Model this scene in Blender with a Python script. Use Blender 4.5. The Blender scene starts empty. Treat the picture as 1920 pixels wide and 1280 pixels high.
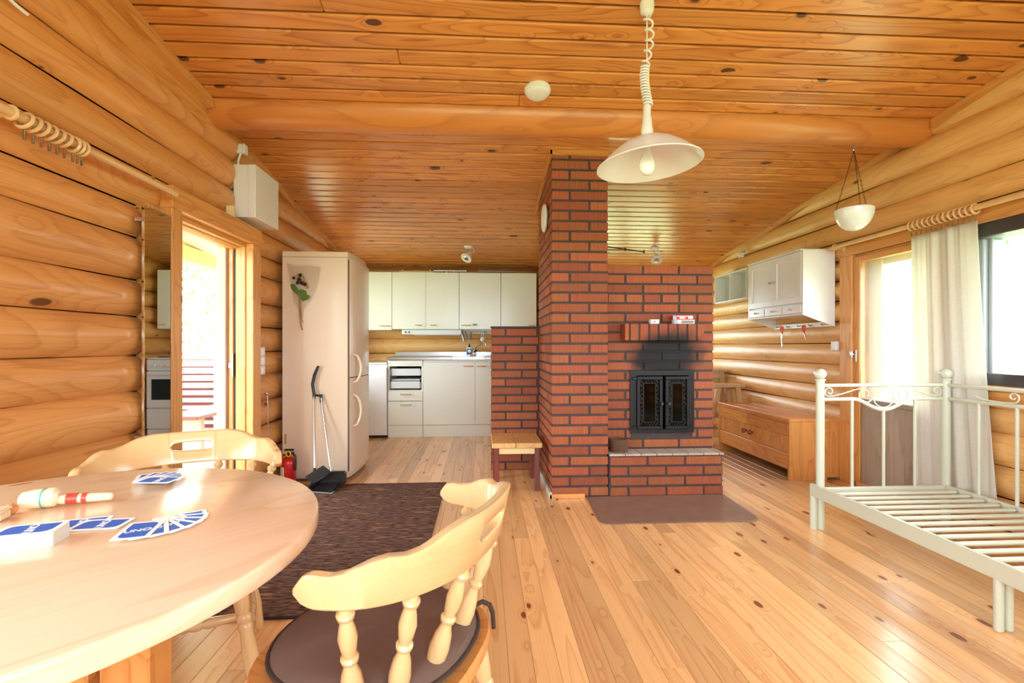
import bpy, bmesh, math, random
from mathutils import Vector, Matrix, Euler
random.seed(7)
PI = math.pi
SC = bpy.context.scene
COL = SC.collection

# ------------------------------------------------------------------ camera, sky, exposure
F_PX, YAW, EYE = 900.0, math.atan(54/900.0), 1.05
cam_d = bpy.data.cameras.new('camera'); cam = bpy.data.objects.new('camera', cam_d); COL.objects.link(cam)
cam_d.sensor_width = 36.0; cam_d.lens = F_PX/1920*36.0
cam_d.shift_y = 8/1920.0; cam_d.clip_start = 0.02; cam_d.clip_end = 200
cam.location = (0, 0, EYE); cam.rotation_euler = (PI/2, 0, -YAW)
SC.camera = cam

world = bpy.data.worlds.new('daylight'); SC.world = world; world.use_nodes = True
wn = world.node_tree.nodes; wbg = wn['Background']
wbg.inputs['Color'].default_value = (0.79, 0.90, 1.0, 1); wbg.inputs['Strength'].default_value = 13.5
SC.view_settings.view_transform = 'Standard'; SC.view_settings.look = 'None'
SC.view_settings.exposure = 0.0; SC.view_settings.gamma = 1.0; SC.view_settings.use_curve_mapping = False
SC.cycles.max_bounces = 8; SC.cycles.diffuse_bounces = 5; SC.cycles.glossy_bounces = 3
SC.cycles.transparent_max_bounces = 12

def portal(name, loc, rot, sx, sy):
    """sampling portal in a window opening: guides daylight, gives no light of its own"""
    l = bpy.data.lights.new(name, 'AREA'); l.shape = 'RECTANGLE'; l.size = sx; l.size_y = sy
    l.cycles.is_portal = True
    o = bpy.data.objects.new(name, l); COL.objects.link(o); o.location = loc; o.rotation_euler = rot
portal('daylight_portal_rear', (0.75, -1.93, 1.55), (PI/2, 0, 0), 3.6, 1.7)
portal('daylight_portal_left', (-1.93, 0.15, 1.22), (PI/2, 0, -PI/2), 2.4, 1.0)
portal('daylight_portal_kitchen', (-1.93, 5.02, 1.27), (PI/2, 0, -PI/2), 1.1, 1.2)
portal('daylight_portal_back', (1.9, 6.36, 1.23), (PI/2, 0, PI), 1.4, 0.8)
portal('daylight_portal_door', (-1.84, 2.96, 0.87), (PI/2, 0, -PI/2), 0.8, 1.74)
portal('daylight_portal_right', (3.13, 1.55, 1.25), (PI/2, 0, PI/2), 2.0, 0.9)
portal('daylight_portal_glass_door', (3.13, 3.12, 1.2), (PI/2, 0, PI/2), 0.7, 1.1)

# ------------------------------------------------------------------ materials
def lin(c):
    return tuple(((v/255.0)/12.92 if v/255.0 <= 0.04045 else ((v/255.0+0.055)/1.055)**2.4) for v in c) + (1,)
class NT:
    def __init__(s, name):
        s.m = bpy.data.materials.new(name); s.m.use_nodes = True; s.t = s.m.node_tree
        s.b = s.t.nodes['Principled BSDF']
    def n(s, typ, **kw):
        n = s.t.nodes.new(typ)
        for k, v in kw.items():
            if k.startswith('i_'):
                n.inputs[int(k[2:]) if k[2:].isdigit() else k[2:].replace('_', ' ')].default_value = v
            else: setattr(n, k, v)
        return n
    def l(s, a, b): s.t.links.new(a, b)
    def math(s, op, a, b=None, c=None):
        n = s.t.nodes.new('ShaderNodeMath'); n.operation = op
        for i, v in enumerate((a, b, c)):
            if v is None: continue
            if isinstance(v, (int, float)): n.inputs[i].default_value = v
            else: s.l(v, n.inputs[i])
        return n.outputs[0]
    def mix(s, fac, a, b, mode='MIX'):
        n = s.t.nodes.new('ShaderNodeMix'); n.data_type = 'RGBA'; n.blend_type = mode
        for sock, v in ((n.inputs[0], fac), (n.inputs[6], a), (n.inputs[7], b)):
            if isinstance(v, (int, float, tuple)): sock.default_value = v
            else: s.l(v, sock)
        return n.outputs[2]
    def ramp(s, v, stops):
        n = s.t.nodes.new('ShaderNodeValToRGB'); e = n.color_ramp.elements
        while len(e) < len(stops): e.new(0.5)
        for el, (p, c) in zip(e, stops): el.position = p; el.color = c
        s.l(v, n.inputs[0]); return n.outputs[0]
    def sstep(s, v, lo, hi, a=0.0, b=1.0):
        n = s.t.nodes.new('ShaderNodeMapRange'); n.interpolation_type = 'SMOOTHSTEP'
        s.l(v, n.inputs[0])
        for i, x in enumerate((lo, hi, a, b)): n.inputs[i+1].default_value = x
        return n.outputs[0]
_mats = {}
def paint(name, rgb, rough=0.5, metal=0.0, coat=0.0, var=0.04, vs=6.0, trans=0.0, bump=0.0, bs=80.0, spec=0.5, sub=None):
    if name in _mats: return _mats[name]
    t = NT(name); c = lin(rgb)
    tc = t.n('ShaderNodeTexCoord')
    nz = t.n('ShaderNodeTexNoise', i_Scale=vs, i_Detail=3.0); t.l(tc.outputs['Object'], nz.inputs['Vector'])
    a = tuple(min(1, x*(1+var)) for x in c[:3])+(1,); b = tuple(x*(1-var) for x in c[:3])+(1,)
    t.l(t.mix(nz.outputs['Fac'], b, a), t.b.inputs['Base Color'])
    t.b.inputs['Roughness'].default_value = rough; t.b.inputs['Metallic'].default_value = metal
    t.b.inputs['Coat Weight'].default_value = coat; t.b.inputs['Coat Roughness'].default_value = 0.12
    t.b.inputs['Specular IOR Level'].default_value = spec
    t.b.inputs['Transmission Weight'].default_value = trans
    if bump:
        n2 = t.n('ShaderNodeTexNoise', i_Scale=bs, i_Detail=2.0); t.l(tc.outputs['Object'], n2.inputs['Vector'])
        bp = t.n('ShaderNodeBump', i_Strength=bump, i_Distance=0.004); t.l(n2.outputs['Fac'], bp.inputs['Height'])
        t.l(bp.outputs[0], t.b.inputs['Normal'])
    _mats[name] = t.m; return t.m

def wood(name, light, dark, knot, axis='X', rings=9.0, along=0.8, across=7.0, kn=(1.4, 9.0), kr=0.10, rough=0.35,
         coat=0.0, tone=0.22, bump=0.0, ringmix=0.45, fine=0.25, thr=0.62, flatz=True):
    key = name+axis
    if key in _mats: return _mats[key]
    t = NT(key); L, D, K = lin(light), lin(dark), lin(knot)
    tc = t.n('ShaderNodeTexCoord'); oi = t.n('ShaderNodeObjectInfo')
    sp = t.n('ShaderNodeSeparateXYZ'); t.l(tc.outputs['Object'], sp.inputs[0])
    o = {'X': (0, 1, 2), 'Y': (1, 0, 2), 'Z': (2, 0, 1)}[axis]
    def off(k, i): return t.math('ADD', sp.outputs[o[i]], t.math('MULTIPLY', oi.outputs['Random'], k))
    px, py, pz = off(43.0, 0), off(17.3, 1), off(29.1, 2)
    def vec(sx, sy, sz):
        c = t.n('ShaderNodeCombineXYZ')
        for i, (v, k) in enumerate(((px, sx), (py, sy), (pz, sz))): t.l(t.math('MULTIPLY', v, k), c.inputs[i])
        return c.outputs[0]
    vo = t.n('ShaderNodeTexVoronoi', i_Scale=1.0, i_Randomness=1.0); vo.feature = 'F1'
    t.l(vec(kn[0], kn[1], kn[1]*(0.35 if flatz else 1.0)), vo.inputs['Vector'])
    rnd = t.n('ShaderNodeSeparateColor'); t.l(vo.outputs['Color'], rnd.inputs[0])
    size = t.math('MULTIPLY', t.math('SUBTRACT', rnd.outputs[0], thr), kr*2.0)
    dk = t.math('SUBTRACT', vo.outputs['Distance'], size)
    core = t.sstep(dk, -0.015, 0.03, 0.92, 0.0)
    halo = t.sstep(dk, 0.0, 0.28, 1.0, 0.0)
    n1 = t.n('ShaderNodeTexNoise', i_Scale=1.0, i_Detail=1.5, i_Roughness=0.45, i_Distortion=0.3); t.l(vec(along, across, across), n1.inputs['Vector'])
    val = t.math('ADD', t.math('MULTIPLY', n1.outputs['Fac'], rings), t.math('MULTIPLY', halo, 1.3))
    fr = t.math('FRACT', val)
    ring = t.ramp(fr, [(0.0, (0, 0, 0, 1)), (0.5, (0.12, 0.12, 0.12, 1)), (0.80, (0.55, 0.55, 0.55, 1)), (0.92, (1, 1, 1, 1)), (1.0, (0, 0, 0, 1))])
    n2 = t.n('ShaderNodeTexNoise', i_Scale=1.0, i_Detail=3.0); t.l(vec(3.0, 160.0, 160.0), n2.inputs['Vector'])
    n3 = t.n('ShaderNodeTexNoise', i_Scale=1.0, i_Detail=2.0); t.l(vec(1.3, 3.5, 3.5), n3.inputs['Vector'])
    g = t.math('ADD', t.math('MULTIPLY', ring, ringmix), t.math('MULTIPLY', t.math('SUBTRACT', n2.outputs['Fac'], 0.5), fine*2))
    g = t.math('ADD', g, t.math('MULTIPLY', t.math('SUBTRACT', n3.outputs['Fac'], 0.5), 0.55))
    g = t.math('ADD', g, t.math('MULTIPLY', halo, 0.16))
    n = t.n('ShaderNodeClamp'); t.l(g, n.inputs[0])
    col = t.mix(n.outputs[0], L, D)
    r2 = t.math('FRACT', t.math('MULTIPLY', oi.outputs['Random'], 7.31))
    br = t.math('ADD', 1.0-tone*0.6, t.math('MULTIPLY', r2, tone))
    hs = t.n('ShaderNodeHueSaturation'); t.l(br, hs.inputs['Value']); t.l(col, hs.inputs['Color'])
    col = t.mix(core, hs.outputs[0], K)
    t.l(col, t.b.inputs['Base Color'])
    t.b.inputs['Roughness'].default_value = rough
    t.b.inputs['Coat Weight'].default_value = coat; t.b.inputs['Coat Roughness'].default_value = 0.26 if 'ceiling' in name else 0.18
    if bump:
        bp = t.n('ShaderNodeBump', i_Strength=bump, i_Distance=0.004); t.l(g, bp.inputs['Height'])
        t.l(bp.outputs[0], t.b.inputs['Normal'])
    _mats[key] = t.m; return t.m

LOG = lambda ax='X': wood('log', (222, 158, 90), (176, 104, 48), (92, 52, 26), ax, rings=17, along=0.7, across=3.6, kn=(3.0, 7.0), kr=0.22, thr=0.72, rough=0.42, coat=0.12, tone=0.14, bump=0.0, ringmix=0.42, fine=0.5, flatz=False)
LOGR = lambda ax='X': wood('log_pale', (234, 184, 116), (196, 130, 66), (104, 66, 36), ax, rings=17, along=0.7, across=3.6, kn=(3.0, 7.0), kr=0.22, thr=0.72, rough=0.42, coat=0.12, tone=0.12, bump=0.0, ringmix=0.38, fine=0.5, flatz=False)
CEILW = lambda ax='X': wood('ceiling_board', (224, 152, 80), (174, 94, 42), (72, 36, 18), ax, rings=11, along=0.8, across=7.0, kn=(5.0, 9.5), kr=0.16, thr=0.36, rough=0.30, coat=0.35, tone=0.22, bump=0.0, ringmix=0.7, fine=0.3)
FLOORW = lambda ax='Y': wood('floor_board', (238, 188, 130), (202, 133, 75), (126, 56, 30), ax, rings=9, along=0.5, across=7.0, kn=(5.5, 12.0), kr=0.17, thr=0.42, rough=0.22, coat=0.30, tone=0.42, bump=0.0, ringmix=0.5, fine=0.3)
PINE = lambda ax='X': wood('pine', (218, 150, 82), (178, 102, 44), (110, 54, 24), ax, rings=9, along=1.0, across=8.0, kn=(5.0, 9.0), kr=0.16, thr=0.62, rough=0.32, coat=0.25, tone=0.12, bump=0.0, ringmix=0.6)
TRIM = lambda ax='X': wood('trim', (222, 160, 90), (184, 112, 52), (96, 48, 22), ax, rings=10, along=0.8, across=8.0, kn=(3.0, 8.0), kr=0.3, thr=0.75, rough=0.36, coat=0.2, tone=0.12, bump=0.0, ringmix=0.6)
TABLEW = lambda ax='X': wood('table_pine', (246, 214, 182), (226, 174, 132), (172, 92, 60), ax, rings=5, along=0.7, across=6.0, kn=(3.2, 8.0), kr=0.18, thr=0.68, rough=0.18, coat=0.35, tone=0.08, bump=0.0, ringmix=0.4)
CHAIRW = lambda ax='X': wood('beech', (224, 186, 134), (204, 158, 104), (170, 110, 60), ax, rings=4, along=1.4, across=9.0, kn=(0.5, 2.0), kr=0.01, thr=0.99, rough=0.25, coat=0.4, tone=0.05, bump=0.0, ringmix=0.25)
GREYW = lambda ax='X': wood('weathered_board', (196, 170, 150), (150, 122, 104), (84, 66, 56), ax, rings=6, rough=0.6, tone=0.2)
REDW = lambda ax='Z': wood('red_stained', (116, 44, 26), (78, 26, 16), (48, 16, 10), ax, rings=6, rough=0.45, tone=0.1, coat=0.1)
WHITE = paint('white_paint', (236, 238, 240), 0.35, coat=0.15)
CREAM = paint('cream_lacquer', (236, 239, 228), 0.32, coat=0.2, var=0.02)
FRIDGE = paint('fridge_enamel', (218, 198, 174), 0.28, coat=0.35, var=0.015)
BEDM = paint('bed_enamel', (208, 212, 190), 0.35, coat=0.2, var=0.02)
PLASTIC = paint('white_plastic', (230, 231, 232), 0.4)
BLACKP = paint('black_plastic', (30, 30, 32), 0.4)
IRON = paint('cast_iron', (30, 29, 29), 0.45, metal=0.4, bump=0.2)
CHROME = paint('chrome', (205, 208, 212), 0.14, metal=1.0, var=0.01)
STEEL = paint('brushed_steel', (176, 172, 168), 0.28, metal=1.0)
BLUE = paint('blue_print', (40, 96, 190), 0.5, var=0.03)
RED = paint('red_enamel', (198, 28, 28), 0.3, coat=0.3)
ORANGE = paint('orange_plastic', (222, 84, 30), 0.4)
YELLOW = paint('yellow_plastic', (240, 200, 30), 0.4)
FLAX = paint('flax', (206, 168, 104), 0.9, var=0.2, vs=60)
DARKFR = paint('dark_window_frame', (64, 58, 58), 0.4, coat=0.2)
GREYJ = paint('grey_jamb', (150, 150, 154), 0.5, var=0.08)
BRONZE = paint('antique_brass', (150, 130, 104), 0.35, metal=0.8)
def glass_mat(name, tint=(1, 1, 1), refl=0.12):
    if name in _mats: return _mats[name]
    t = NT(name); out = t.t.nodes['Material Output']
    tr = t.n('ShaderNodeBsdfTransparent'); tr.inputs[0].default_value = tint+(1,)
    gl = t.n('ShaderNodeBsdfGlossy'); gl.inputs['Roughness'].default_value = 0.02
    fr = t.n('ShaderNodeFresnel', i_IOR=1.45); mx = t.n('ShaderNodeMixShader')
    ge = t.n('ShaderNodeNewGeometry'); t.l(t.math('MULTIPLY', t.math('MULTIPLY', fr.outputs[0], refl*8), t.math('SUBTRACT', 1.0, ge.outputs['Backfacing'])), mx.inputs[0]); t.l(tr.outputs[0], mx.inputs[1]); t.l(gl.outputs[0], mx.inputs[2])
    t.l(mx.outputs[0], out.inputs['Surface']); _mats[name] = t.m; return t.m
GLASS = glass_mat('window_glass', (0.97, 0.99, 0.98))
CELLO = glass_mat('cellophane', (0.90, 0.89, 0.87), 0.40)
def hazy_glass():
    """old, slightly milky door pane"""
    t = NT('milky_glass'); out = t.t.nodes['Material Output']
    tr = t.n('ShaderNodeBsdfTransparent'); tr.inputs[0].default_value = (.95, .97, .96, 1)
    tl = t.n('ShaderNodeBsdfTranslucent'); tl.inputs[0].default_value = (.9, .92, .9, 1); gl = t.n('ShaderNodeBsdfGlossy'); gl.inputs['Roughness'].default_value = .05
    m1 = t.n('ShaderNodeMixShader', i_0=.07); m2 = t.n('ShaderNodeMixShader'); fr = t.n('ShaderNodeFresnel', i_IOR=1.45)
    t.l(tr.outputs[0], m1.inputs[1]); t.l(tl.outputs[0], m1.inputs[2]); ge = t.n('ShaderNodeNewGeometry'); t.l(t.math('MULTIPLY', fr.outputs[0], t.math('SUBTRACT', 1.0, ge.outputs['Backfacing'])), m2.inputs[0]); t.l(m1.outputs[0], m2.inputs[1]); t.l(gl.outputs[0], m2.inputs[2])
    t.l(m2.outputs[0], out.inputs['Surface']); return t.m
MILKY = hazy_glass()
def mirror_mat():
    t = NT('mirror_silver'); t.b.inputs['Base Color'].default_value = (0.78, 0.83, 0.80, 1)
    t.b.inputs['Metallic'].default_value = 1; t.b.inputs['Roughness'].default_value = 0.015; return t.m
MIRROR = mirror_mat()

def brick_mat(name, soot=False, mortar=False):
    t = NT(name); tc = t.n('ShaderNodeTexCoord'); oi = t.n('ShaderNodeObjectInfo'); ge = t.n('ShaderNodeNewGeometry')
    pos = t.n('ShaderNodeSeparateXYZ'); t.l(ge.outputs['Position'], pos.inputs[0])
    if mortar:
        nz = t.n('ShaderNodeTexNoise', i_Scale=30.0, i_Detail=4.0); t.l(tc.outputs['Object'], nz.inputs['Vector'])
        col = t.mix(nz.outputs['Fac'], lin((52, 42, 41)), lin((82, 68, 65))); hgt = nz.outputs['Fac']
    else:
        mp = t.n('ShaderNodeMapping'); t.l(tc.outputs['Object'], mp.inputs['Vector'])
        t.l(oi.outputs['Location'], mp.inputs['Location']); mp.inputs['Scale'].default_value = (150, 150, 9)
        nz = t.n('ShaderNodeTexNoise', i_Scale=1.0, i_Detail=3.0); t.l(mp.outputs[0], nz.inputs['Vector'])
        col = t.mix(nz.outputs['Fac'], lin((122, 58, 31)), lin((182, 99, 57)))
        n2 = t.n('ShaderNodeTexNoise', i_Scale=9.0, i_Detail=3.0); t.l(ge.outputs['Position'], n2.inputs['Vector'])
        col = t.mix(t.sstep(n2.outputs['Fac'], 0.45, 0.75, 0.0, 0.35), col, lin((138, 76, 54)))
        hs = t.n('ShaderNodeHueSaturation'); t.l(t.math('ADD', 0.80, t.math('MULTIPLY', oi.outputs['Random'], 0.36)), hs.inputs['Value'])
        t.l(t.math('ADD', 0.495, t.math('MULTIPLY', t.math('FRACT', t.math('MULTIPLY', oi.outputs['Random'], 5.7)), 0.012)), hs.inputs['Hue'])
        t.l(col, hs.inputs['Color']); col = hs.outputs[0]; hgt = nz.outputs['Fac']
    if soot:   # black smoke stain above the stove doors
        n3 = t.n('ShaderNodeTexNoise', i_Scale=7.0, i_Detail=3.0); t.l(ge.outputs['Position'], n3.inputs['Vector'])
        dx = t.math('DIVIDE', t.math('SUBTRACT', pos.outputs[0], 1.335), 0.27)
        dz = t.math('DIVIDE', t.math('SUBTRACT', pos.outputs[2], 0.975), 0.185)
        d = t.math('SQRT', t.math('ADD', t.math('MULTIPLY', dx, dx), t.math('MULTIPLY', dz, dz)))
        d = t.math('ADD', d, t.math('MULTIPLY', t.math('SUBTRACT', n3.outputs['Fac'], 0.5), 0.7))
        col = t.mix(t.sstep(d, 0.62, 1.22, 0.985, 0.0), col, lin((16, 13, 14)))
    t.l(col, t.b.inputs['Base Color']); t.b.inputs['Roughness'].default_value = 0.75
    bp = t.n('ShaderNodeBump', i_Strength=0.5, i_Distance=0.002); t.l(hgt, bp.inputs['Height']); t.l(bp.outputs[0], t.b.inputs['Normal'])
    return t.m
BRICK, BRICKS = brick_mat('brick'), brick_mat('brick_sooty', True)
MORTAR, MORTARS = brick_mat('mortar', False, True), brick_mat('mortar_sooty', True, True)

# ------------------------------------------------------------------ mesh helpers
class MB:
    def __init__(s): s.v, s.f, s.sm = [], [], []
    def add(s, vs, fs, smooth=False):
        k = len(s.v); s.v += [tuple(v) for v in vs]
        s.f += [tuple(i+k for i in f) for f in fs]; s.sm += [smooth]*len(fs); return s
    def box(s, x0, x1, y0, y1, z0, z1):
        return s.add([(x0,y0,z0),(x1,y0,z0),(x1,y1,z0),(x0,y1,z0),(x0,y0,z1),(x1,y0,z1),(x1,y1,z1),(x0,y1,z1)],
                     [(0,3,2,1),(4,5,6,7),(0,1,5,4),(1,2,6,5),(2,3,7,6),(3,0,4,7)])
    def cbox(s, x0, x1, y0, y1, z0, z1, c=0.004):
        """chamfered box"""
        c = min(c, (x1-x0)*.45, (y1-y0)*.45, (z1-z0)*.45)
        X, Y, Z = (x0, x1), (y0, y1), (z0, z1); vs, idx = [], {}
        for i in (0, 1):
            for j in (0, 1):
                for k in (0, 1):
                    ix, iy, iz = X[i]+(c if i == 0 else -c), Y[j]+(c if j == 0 else -c), Z[k]+(c if k == 0 else -c)
                    for a, p in enumerate(((X[i], iy, iz), (ix, Y[j], iz), (ix, iy, Z[k]))):
                        idx[(i, j, k, a)] = len(vs); vs.append(p)
        g = lambda i, j, k, a: idx[(i, j, k, a)]
        fs = []
        for i in (0, 1):
            q = [g(i,0,0,0), g(i,1,0,0), g(i,1,1,0), g(i,0,1,0)]; fs.append(q if i else q[::-1])
            q = [g(0,i,0,1), g(0,i,1,1), g(1,i,1,1), g(1,i,0,1)]; fs.append(q if i else q[::-1])
            q = [g(0,0,i,2), g(1,0,i,2), g(1,1,i,2), g(0,1,i,2)]; fs.append(q if i else q[::-1])
        for a in (0, 1):
            for b in (0, 1):
                fs.append([g(a,b,0,0), g(a,b,1,0), g(a,b,1,1), g(a,b,0,1)] if a == b else [g(a,b,0,1), g(a,b,1,1), g(a,b,1,0), g(a,b,0,0)])
                fs.append([g(0,a,b,1), g(0,a,b,2), g(1,a,b,2), g(1,a,b,1)] if a != b else [g(1,a,b,1), g(1,a,b,2), g(0,a,b,2), g(0,a,b,1)])
                fs.append([g(a,0,b,2), g(a,0,b,0), g(a,1,b,0), g(a,1,b,2)] if a == b else [g(a,1,b,2), g(a,1,b,0), g(a,0,b,0), g(a,0,b,2)])
        for i in (0, 1):
            for j in (0, 1):
                for k in (0, 1):
                    q = [g(i,j,k,0), g(i,j,k,1), g(i,j,k,2)]; fs.append(q if (i+j+k) % 2 else q[::-1])
        return s.add(vs, fs)
    def ring_stack(s, rings, cap=True, smooth=True, closed=False):
        n = len(rings[0]); vs = [p for r in rings for p in r]; fs = []
        m = len(rings)
        for a in range(m if closed else m-1):
            b = (a+1) % m
            for i in range(n):
                j = (i+1) % n; fs.append((a*n+i, a*n+j, b*n+j, b*n+i))
        s.add(vs, fs, smooth)
        if cap and not closed:
            s.add(rings[0], [tuple(range(n))[::-1]]); s.add(rings[-1], [tuple(range(n))])
        return s
    def turned(s, p0, p1, prof, seg=12, smooth=True):
        """solid of revolution from p0 to p1; prof = [(t, radius)]"""
        p0, p1 = Vector(p0), Vector(p1); d = p1-p0; z = d.normalized()
        x = z.orthogonal().normalized(); y = z.cross(x); rings = []
        for t, r in prof:
            c = p0+d*t; rings.append([c+(x*math.cos(2*PI*i/seg)+y*math.sin(2*PI*i/seg))*max(r, 1e-5) for i in range(seg)])
        return s.ring_stack(rings, True, smooth)
    def cyl(s, p0, p1, r, seg=12, r1=None):
        return s.turned(p0, p1, [(0, r), (1, r if r1 is None else r1)], seg)
    def tube(s, pts, r, seg=8, closed=False):
        pts = [Vector(p) for p in pts]; n = len(pts); rings = []; x = None
        for i, p in enumerate(pts):
            if closed: d = pts[(i+1) % n]-pts[i-1]
            else: d = pts[min(i+1, n-1)]-pts[max(i-1, 0)]
            d.normalize()
            if x is None: x = d.orthogonal().normalized()
            x = (x-d*x.dot(d)); x = x.normalized() if x.length > 1e-6 else d.orthogonal().normalized()
            y = d.cross(x); rr = r[i] if isinstance(r, (list, tuple)) else r
            rings.append([p+(x*math.cos(2*PI*k/seg)+y*math.sin(2*PI*k/seg))*rr for k in range(seg)])
        return s.ring_stack(rings, True, True, closed)
    def lathe(s, c, prof, seg=24, smooth=True, cap=False):
        rings = [[(c[0]+r*math.cos(2*PI*i/seg), c[1]+r*math.sin(2*PI*i/seg), c[2]+z) for i in range(seg)] for r, z in prof]
        return s.ring_stack(rings, cap, smooth)
    def prism(s, poly, z0, z1, smooth=False):
        n = len(poly)
        s.add([(x, y, z0) for x, y in poly]+[(x, y, z1) for x, y in poly],
              [tuple(range(n))[::-1], tuple(range(n, 2*n))])
        return s.add([(x, y, z0) for x, y in poly]+[(x, y, z1) for x, y in poly],
                     [(i, (i+1) % n, n+(i+1) % n, n+i) for i in range(n)], smooth)
    def xf(s, M):
        s.v = [tuple(M @ Vector(v)) for v in s.v]; return s
    def mesh(s, name):
        me = bpy.data.meshes.new(name); me.from_pydata(s.v, [], s.f)
        me.polygons.foreach_set('use_smooth', s.sm); me.validate(); me.update()
        if any(s.sm): me.set_sharp_from_angle(angle=0.75)
        return me
def obj(name, mb, mat, parent=None, label=None, kind=None, world=True):
    me = mb if isinstance(mb, bpy.types.Mesh) else None
    if me is None:
        if parent is not None and world:
            l = parent['_o'] if '_o' in parent else (0, 0, 0)
            mb.v = [(v[0]-l[0], v[1]-l[1], v[2]-l[2]) for v in mb.v]
        me = mb.mesh(name)
    if mat and not me.materials: me.materials.append(mat)
    o = bpy.data.objects.new(name, me); COL.objects.link(o)
    if parent is not None: o.parent = parent
    if parent is not None and '_o' in parent: o['_o'] = tuple(parent['_o'])
    if label: o['label'] = label
    if kind: o['kind'] = kind
    return o
def thing(name, label, cat, loc=(0, 0, 0), rotz=0.0, group=None):
    o = bpy.data.objects.new(name, None); COL.objects.link(o); o.empty_display_size = 0.05
    o.location = loc; o.rotation_euler = (0, 0, rotz); o['label'] = label; o['category'] = cat
    if group: o['group'] = group
    o['_o'] = tuple(loc) if rotz == 0 else (0.0, 0.0, 0.0)
    return o
def tag(o, label, cat, group=None):
    o['label'] = label; o['category'] = cat
    if group: o['group'] = group
    return o
def struct(name, mb, mat, label=None, cat=None):
    o = obj(name, mb, mat); o['kind'] = 'structure'
    if label: o['label'] = label
    if cat: o['category'] = cat
    return o
def copy_tree(o, parent=None):
    c = o.copy(); COL.objects.link(c); c.parent = parent
    for ch in list(o.children): copy_tree(ch, c)
    return c
def interp(x, pts):
    for (a, b), (c, d) in zip(pts, pts[1:]):
        if x <= c:
            t = 0 if c == a else (x-a)/(c-a); return b+(d-b)*max(0, min(1, t))
    return pts[-1][1]

# ================================================================== THE SETTING
SL = 0.139; SA = math.atan(SL)
def ceil_z(y): return 2.852-SL*y
XL, XR, YB, YR = -1.69, 2.89, 6.20, -1.80          # centre lines of the log walls

# ---- floor: planks along Y
fl = struct('floor', MB().box(-1.75, 2.95, -1.8, 6.25, -0.12, -0.0225), paint('subfloor', (70, 44, 26), 0.9), 'varnished pine plank floor with dark knots', 'floor')
PW = 0.083; x = -1.66; k = 0
plank_mesh = {}
while x < 2.86:
    y = -1.7-random.uniform(0, 2.2)
    while y < 6.1:
        L = random.uniform(1.9, 3.9); y0, y1 = max(y, -1.75), min(y+L, 6.12); y += L
        if y1-y0 < 0.12: continue
        o = obj('plank', MB().cbox(-PW/2+0.0004, PW/2-0.0004, 0.0006, y1-y0-0.0006, -0.022, 0, 0.0011), FLOORW('Y'), fl, world=False)
        o.location = (x+PW/2, y0, random.uniform(-0.0004, 0.0004))
    x += PW

# ---- ceiling: sloping boards across X on a backing slab
def sloped(mb, x0, x1, y0, y1, d0, d1):
    vs = [(x, y, ceil_z(y)+d) for d in (d0, d1) for (x, y) in ((x0, y0), (x1, y0), (x1, y1), (x0, y1))]
    return mb.add(vs, [(0,3,2,1),(4,5,6,7),(0,1,5,4),(1,2,6,5),(2,3,7,6),(3,0,4,7)])
ce = struct('ceiling', sloped(MB(), -1.72, 2.92, -1.9, 6.3, 0.021, 0.05), paint('dark_backing', (96, 56, 28), 0.8), 'sloping pine board ceiling with grooves', 'ceiling')
struct('roof', sloped(MB(), -3.5, 3.5, -2.3, 6.6, 0.052, 0.18), paint('soffit', (222, 214, 196), 0.7), 'roof slab over cabin and porch', 'roof')
BW = 0.104; s = 0.0; n = 0
while True:
    yc = -1.70+s*math.cos(SA)
    if yc > 6.1: break
    cuts = [-1.62, 2.84]
    if n % 3 == 1: cuts = [-1.62, random.uniform(-0.8, 2.0), 2.84]
    for a, b in zip(cuts, cuts[1:]):
        o = obj('board', MB().cbox(0.0006, b-a-0.0006, 0.0, BW-0.012, 0.0, 0.0205, 0.006), CEILW('X'), ce, world=False)
        o.location = (a, yc, ceil_z(yc)); o.rotation_euler = (-SA, 0, 0)
    s += BW; n += 1
bm_ = MB(); R = random.Random(3)
rings = []
for i in range(28):
    xx = -1.66+i*(4.56/27); r = 0.122+0.003*math.sin(i*1.3)
    rings.append([(xx, 2.955+r*math.cos(2*PI*q/28), 2.468+r*math.sin(2*PI*q/28)) for q in range(28)])
bm_.ring_stack(rings)
o = struct('trim_1', bm_, wood('beam_log', (214, 138, 70), (172, 92, 38), (96, 46, 20), 'X', rings=6, along=0.9, across=4.0, kn=(1.2, 5.0), kr=0.06, rough=0.34, coat=0.25, tone=0.05, bump=0.0, flatz=False), 'round orange log beam under the ceiling boards', 'beam')

# ---- log walls
def log_mesh(length, r, tip0, tip1, seed):
    R = random.Random(seed); seg = 22; ph = [R.uniform(0, 6.28) for _ in range(4)]
    xs = [0.0]
    if tip0: xs += [0.006, 0.02, 0.045, 0.08]
    n = max(2, int(length/0.22)); lo, hi = xs[-1], length-(0.08 if tip1 else 0)
    xs += [lo+(hi-lo)*(i+1)/n for i in range(n)]
    if tip1: xs += [length-0.045, length-0.02, length-0.006, length]
    rings = []
    for x in xs:
        k = 1.0+0.02*math.sin(x*1.9+ph[0])+0.012*math.sin(x*4.7+ph[1]); e = 1.0
        for on, d in ((tip0, x), (tip1, length-x)):
            if on and d < 0.08: e = min(e, interp(d, [(0, 0.80), (0.006, 0.86), (0.02, 0.925), (0.045, 0.975), (0.08, 1.0)]))
        rings.append([(x, r*k*e*math.cos(2*PI*q/seg)*(1+0.010*math.sin(3*2*PI*q/seg+ph[2]+x)),
                       r*k*(1-(1-e)*0.5)*math.sin(2*PI*q/seg)) for q in range(seg)])
    return MB().ring_stack(rings)
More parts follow.
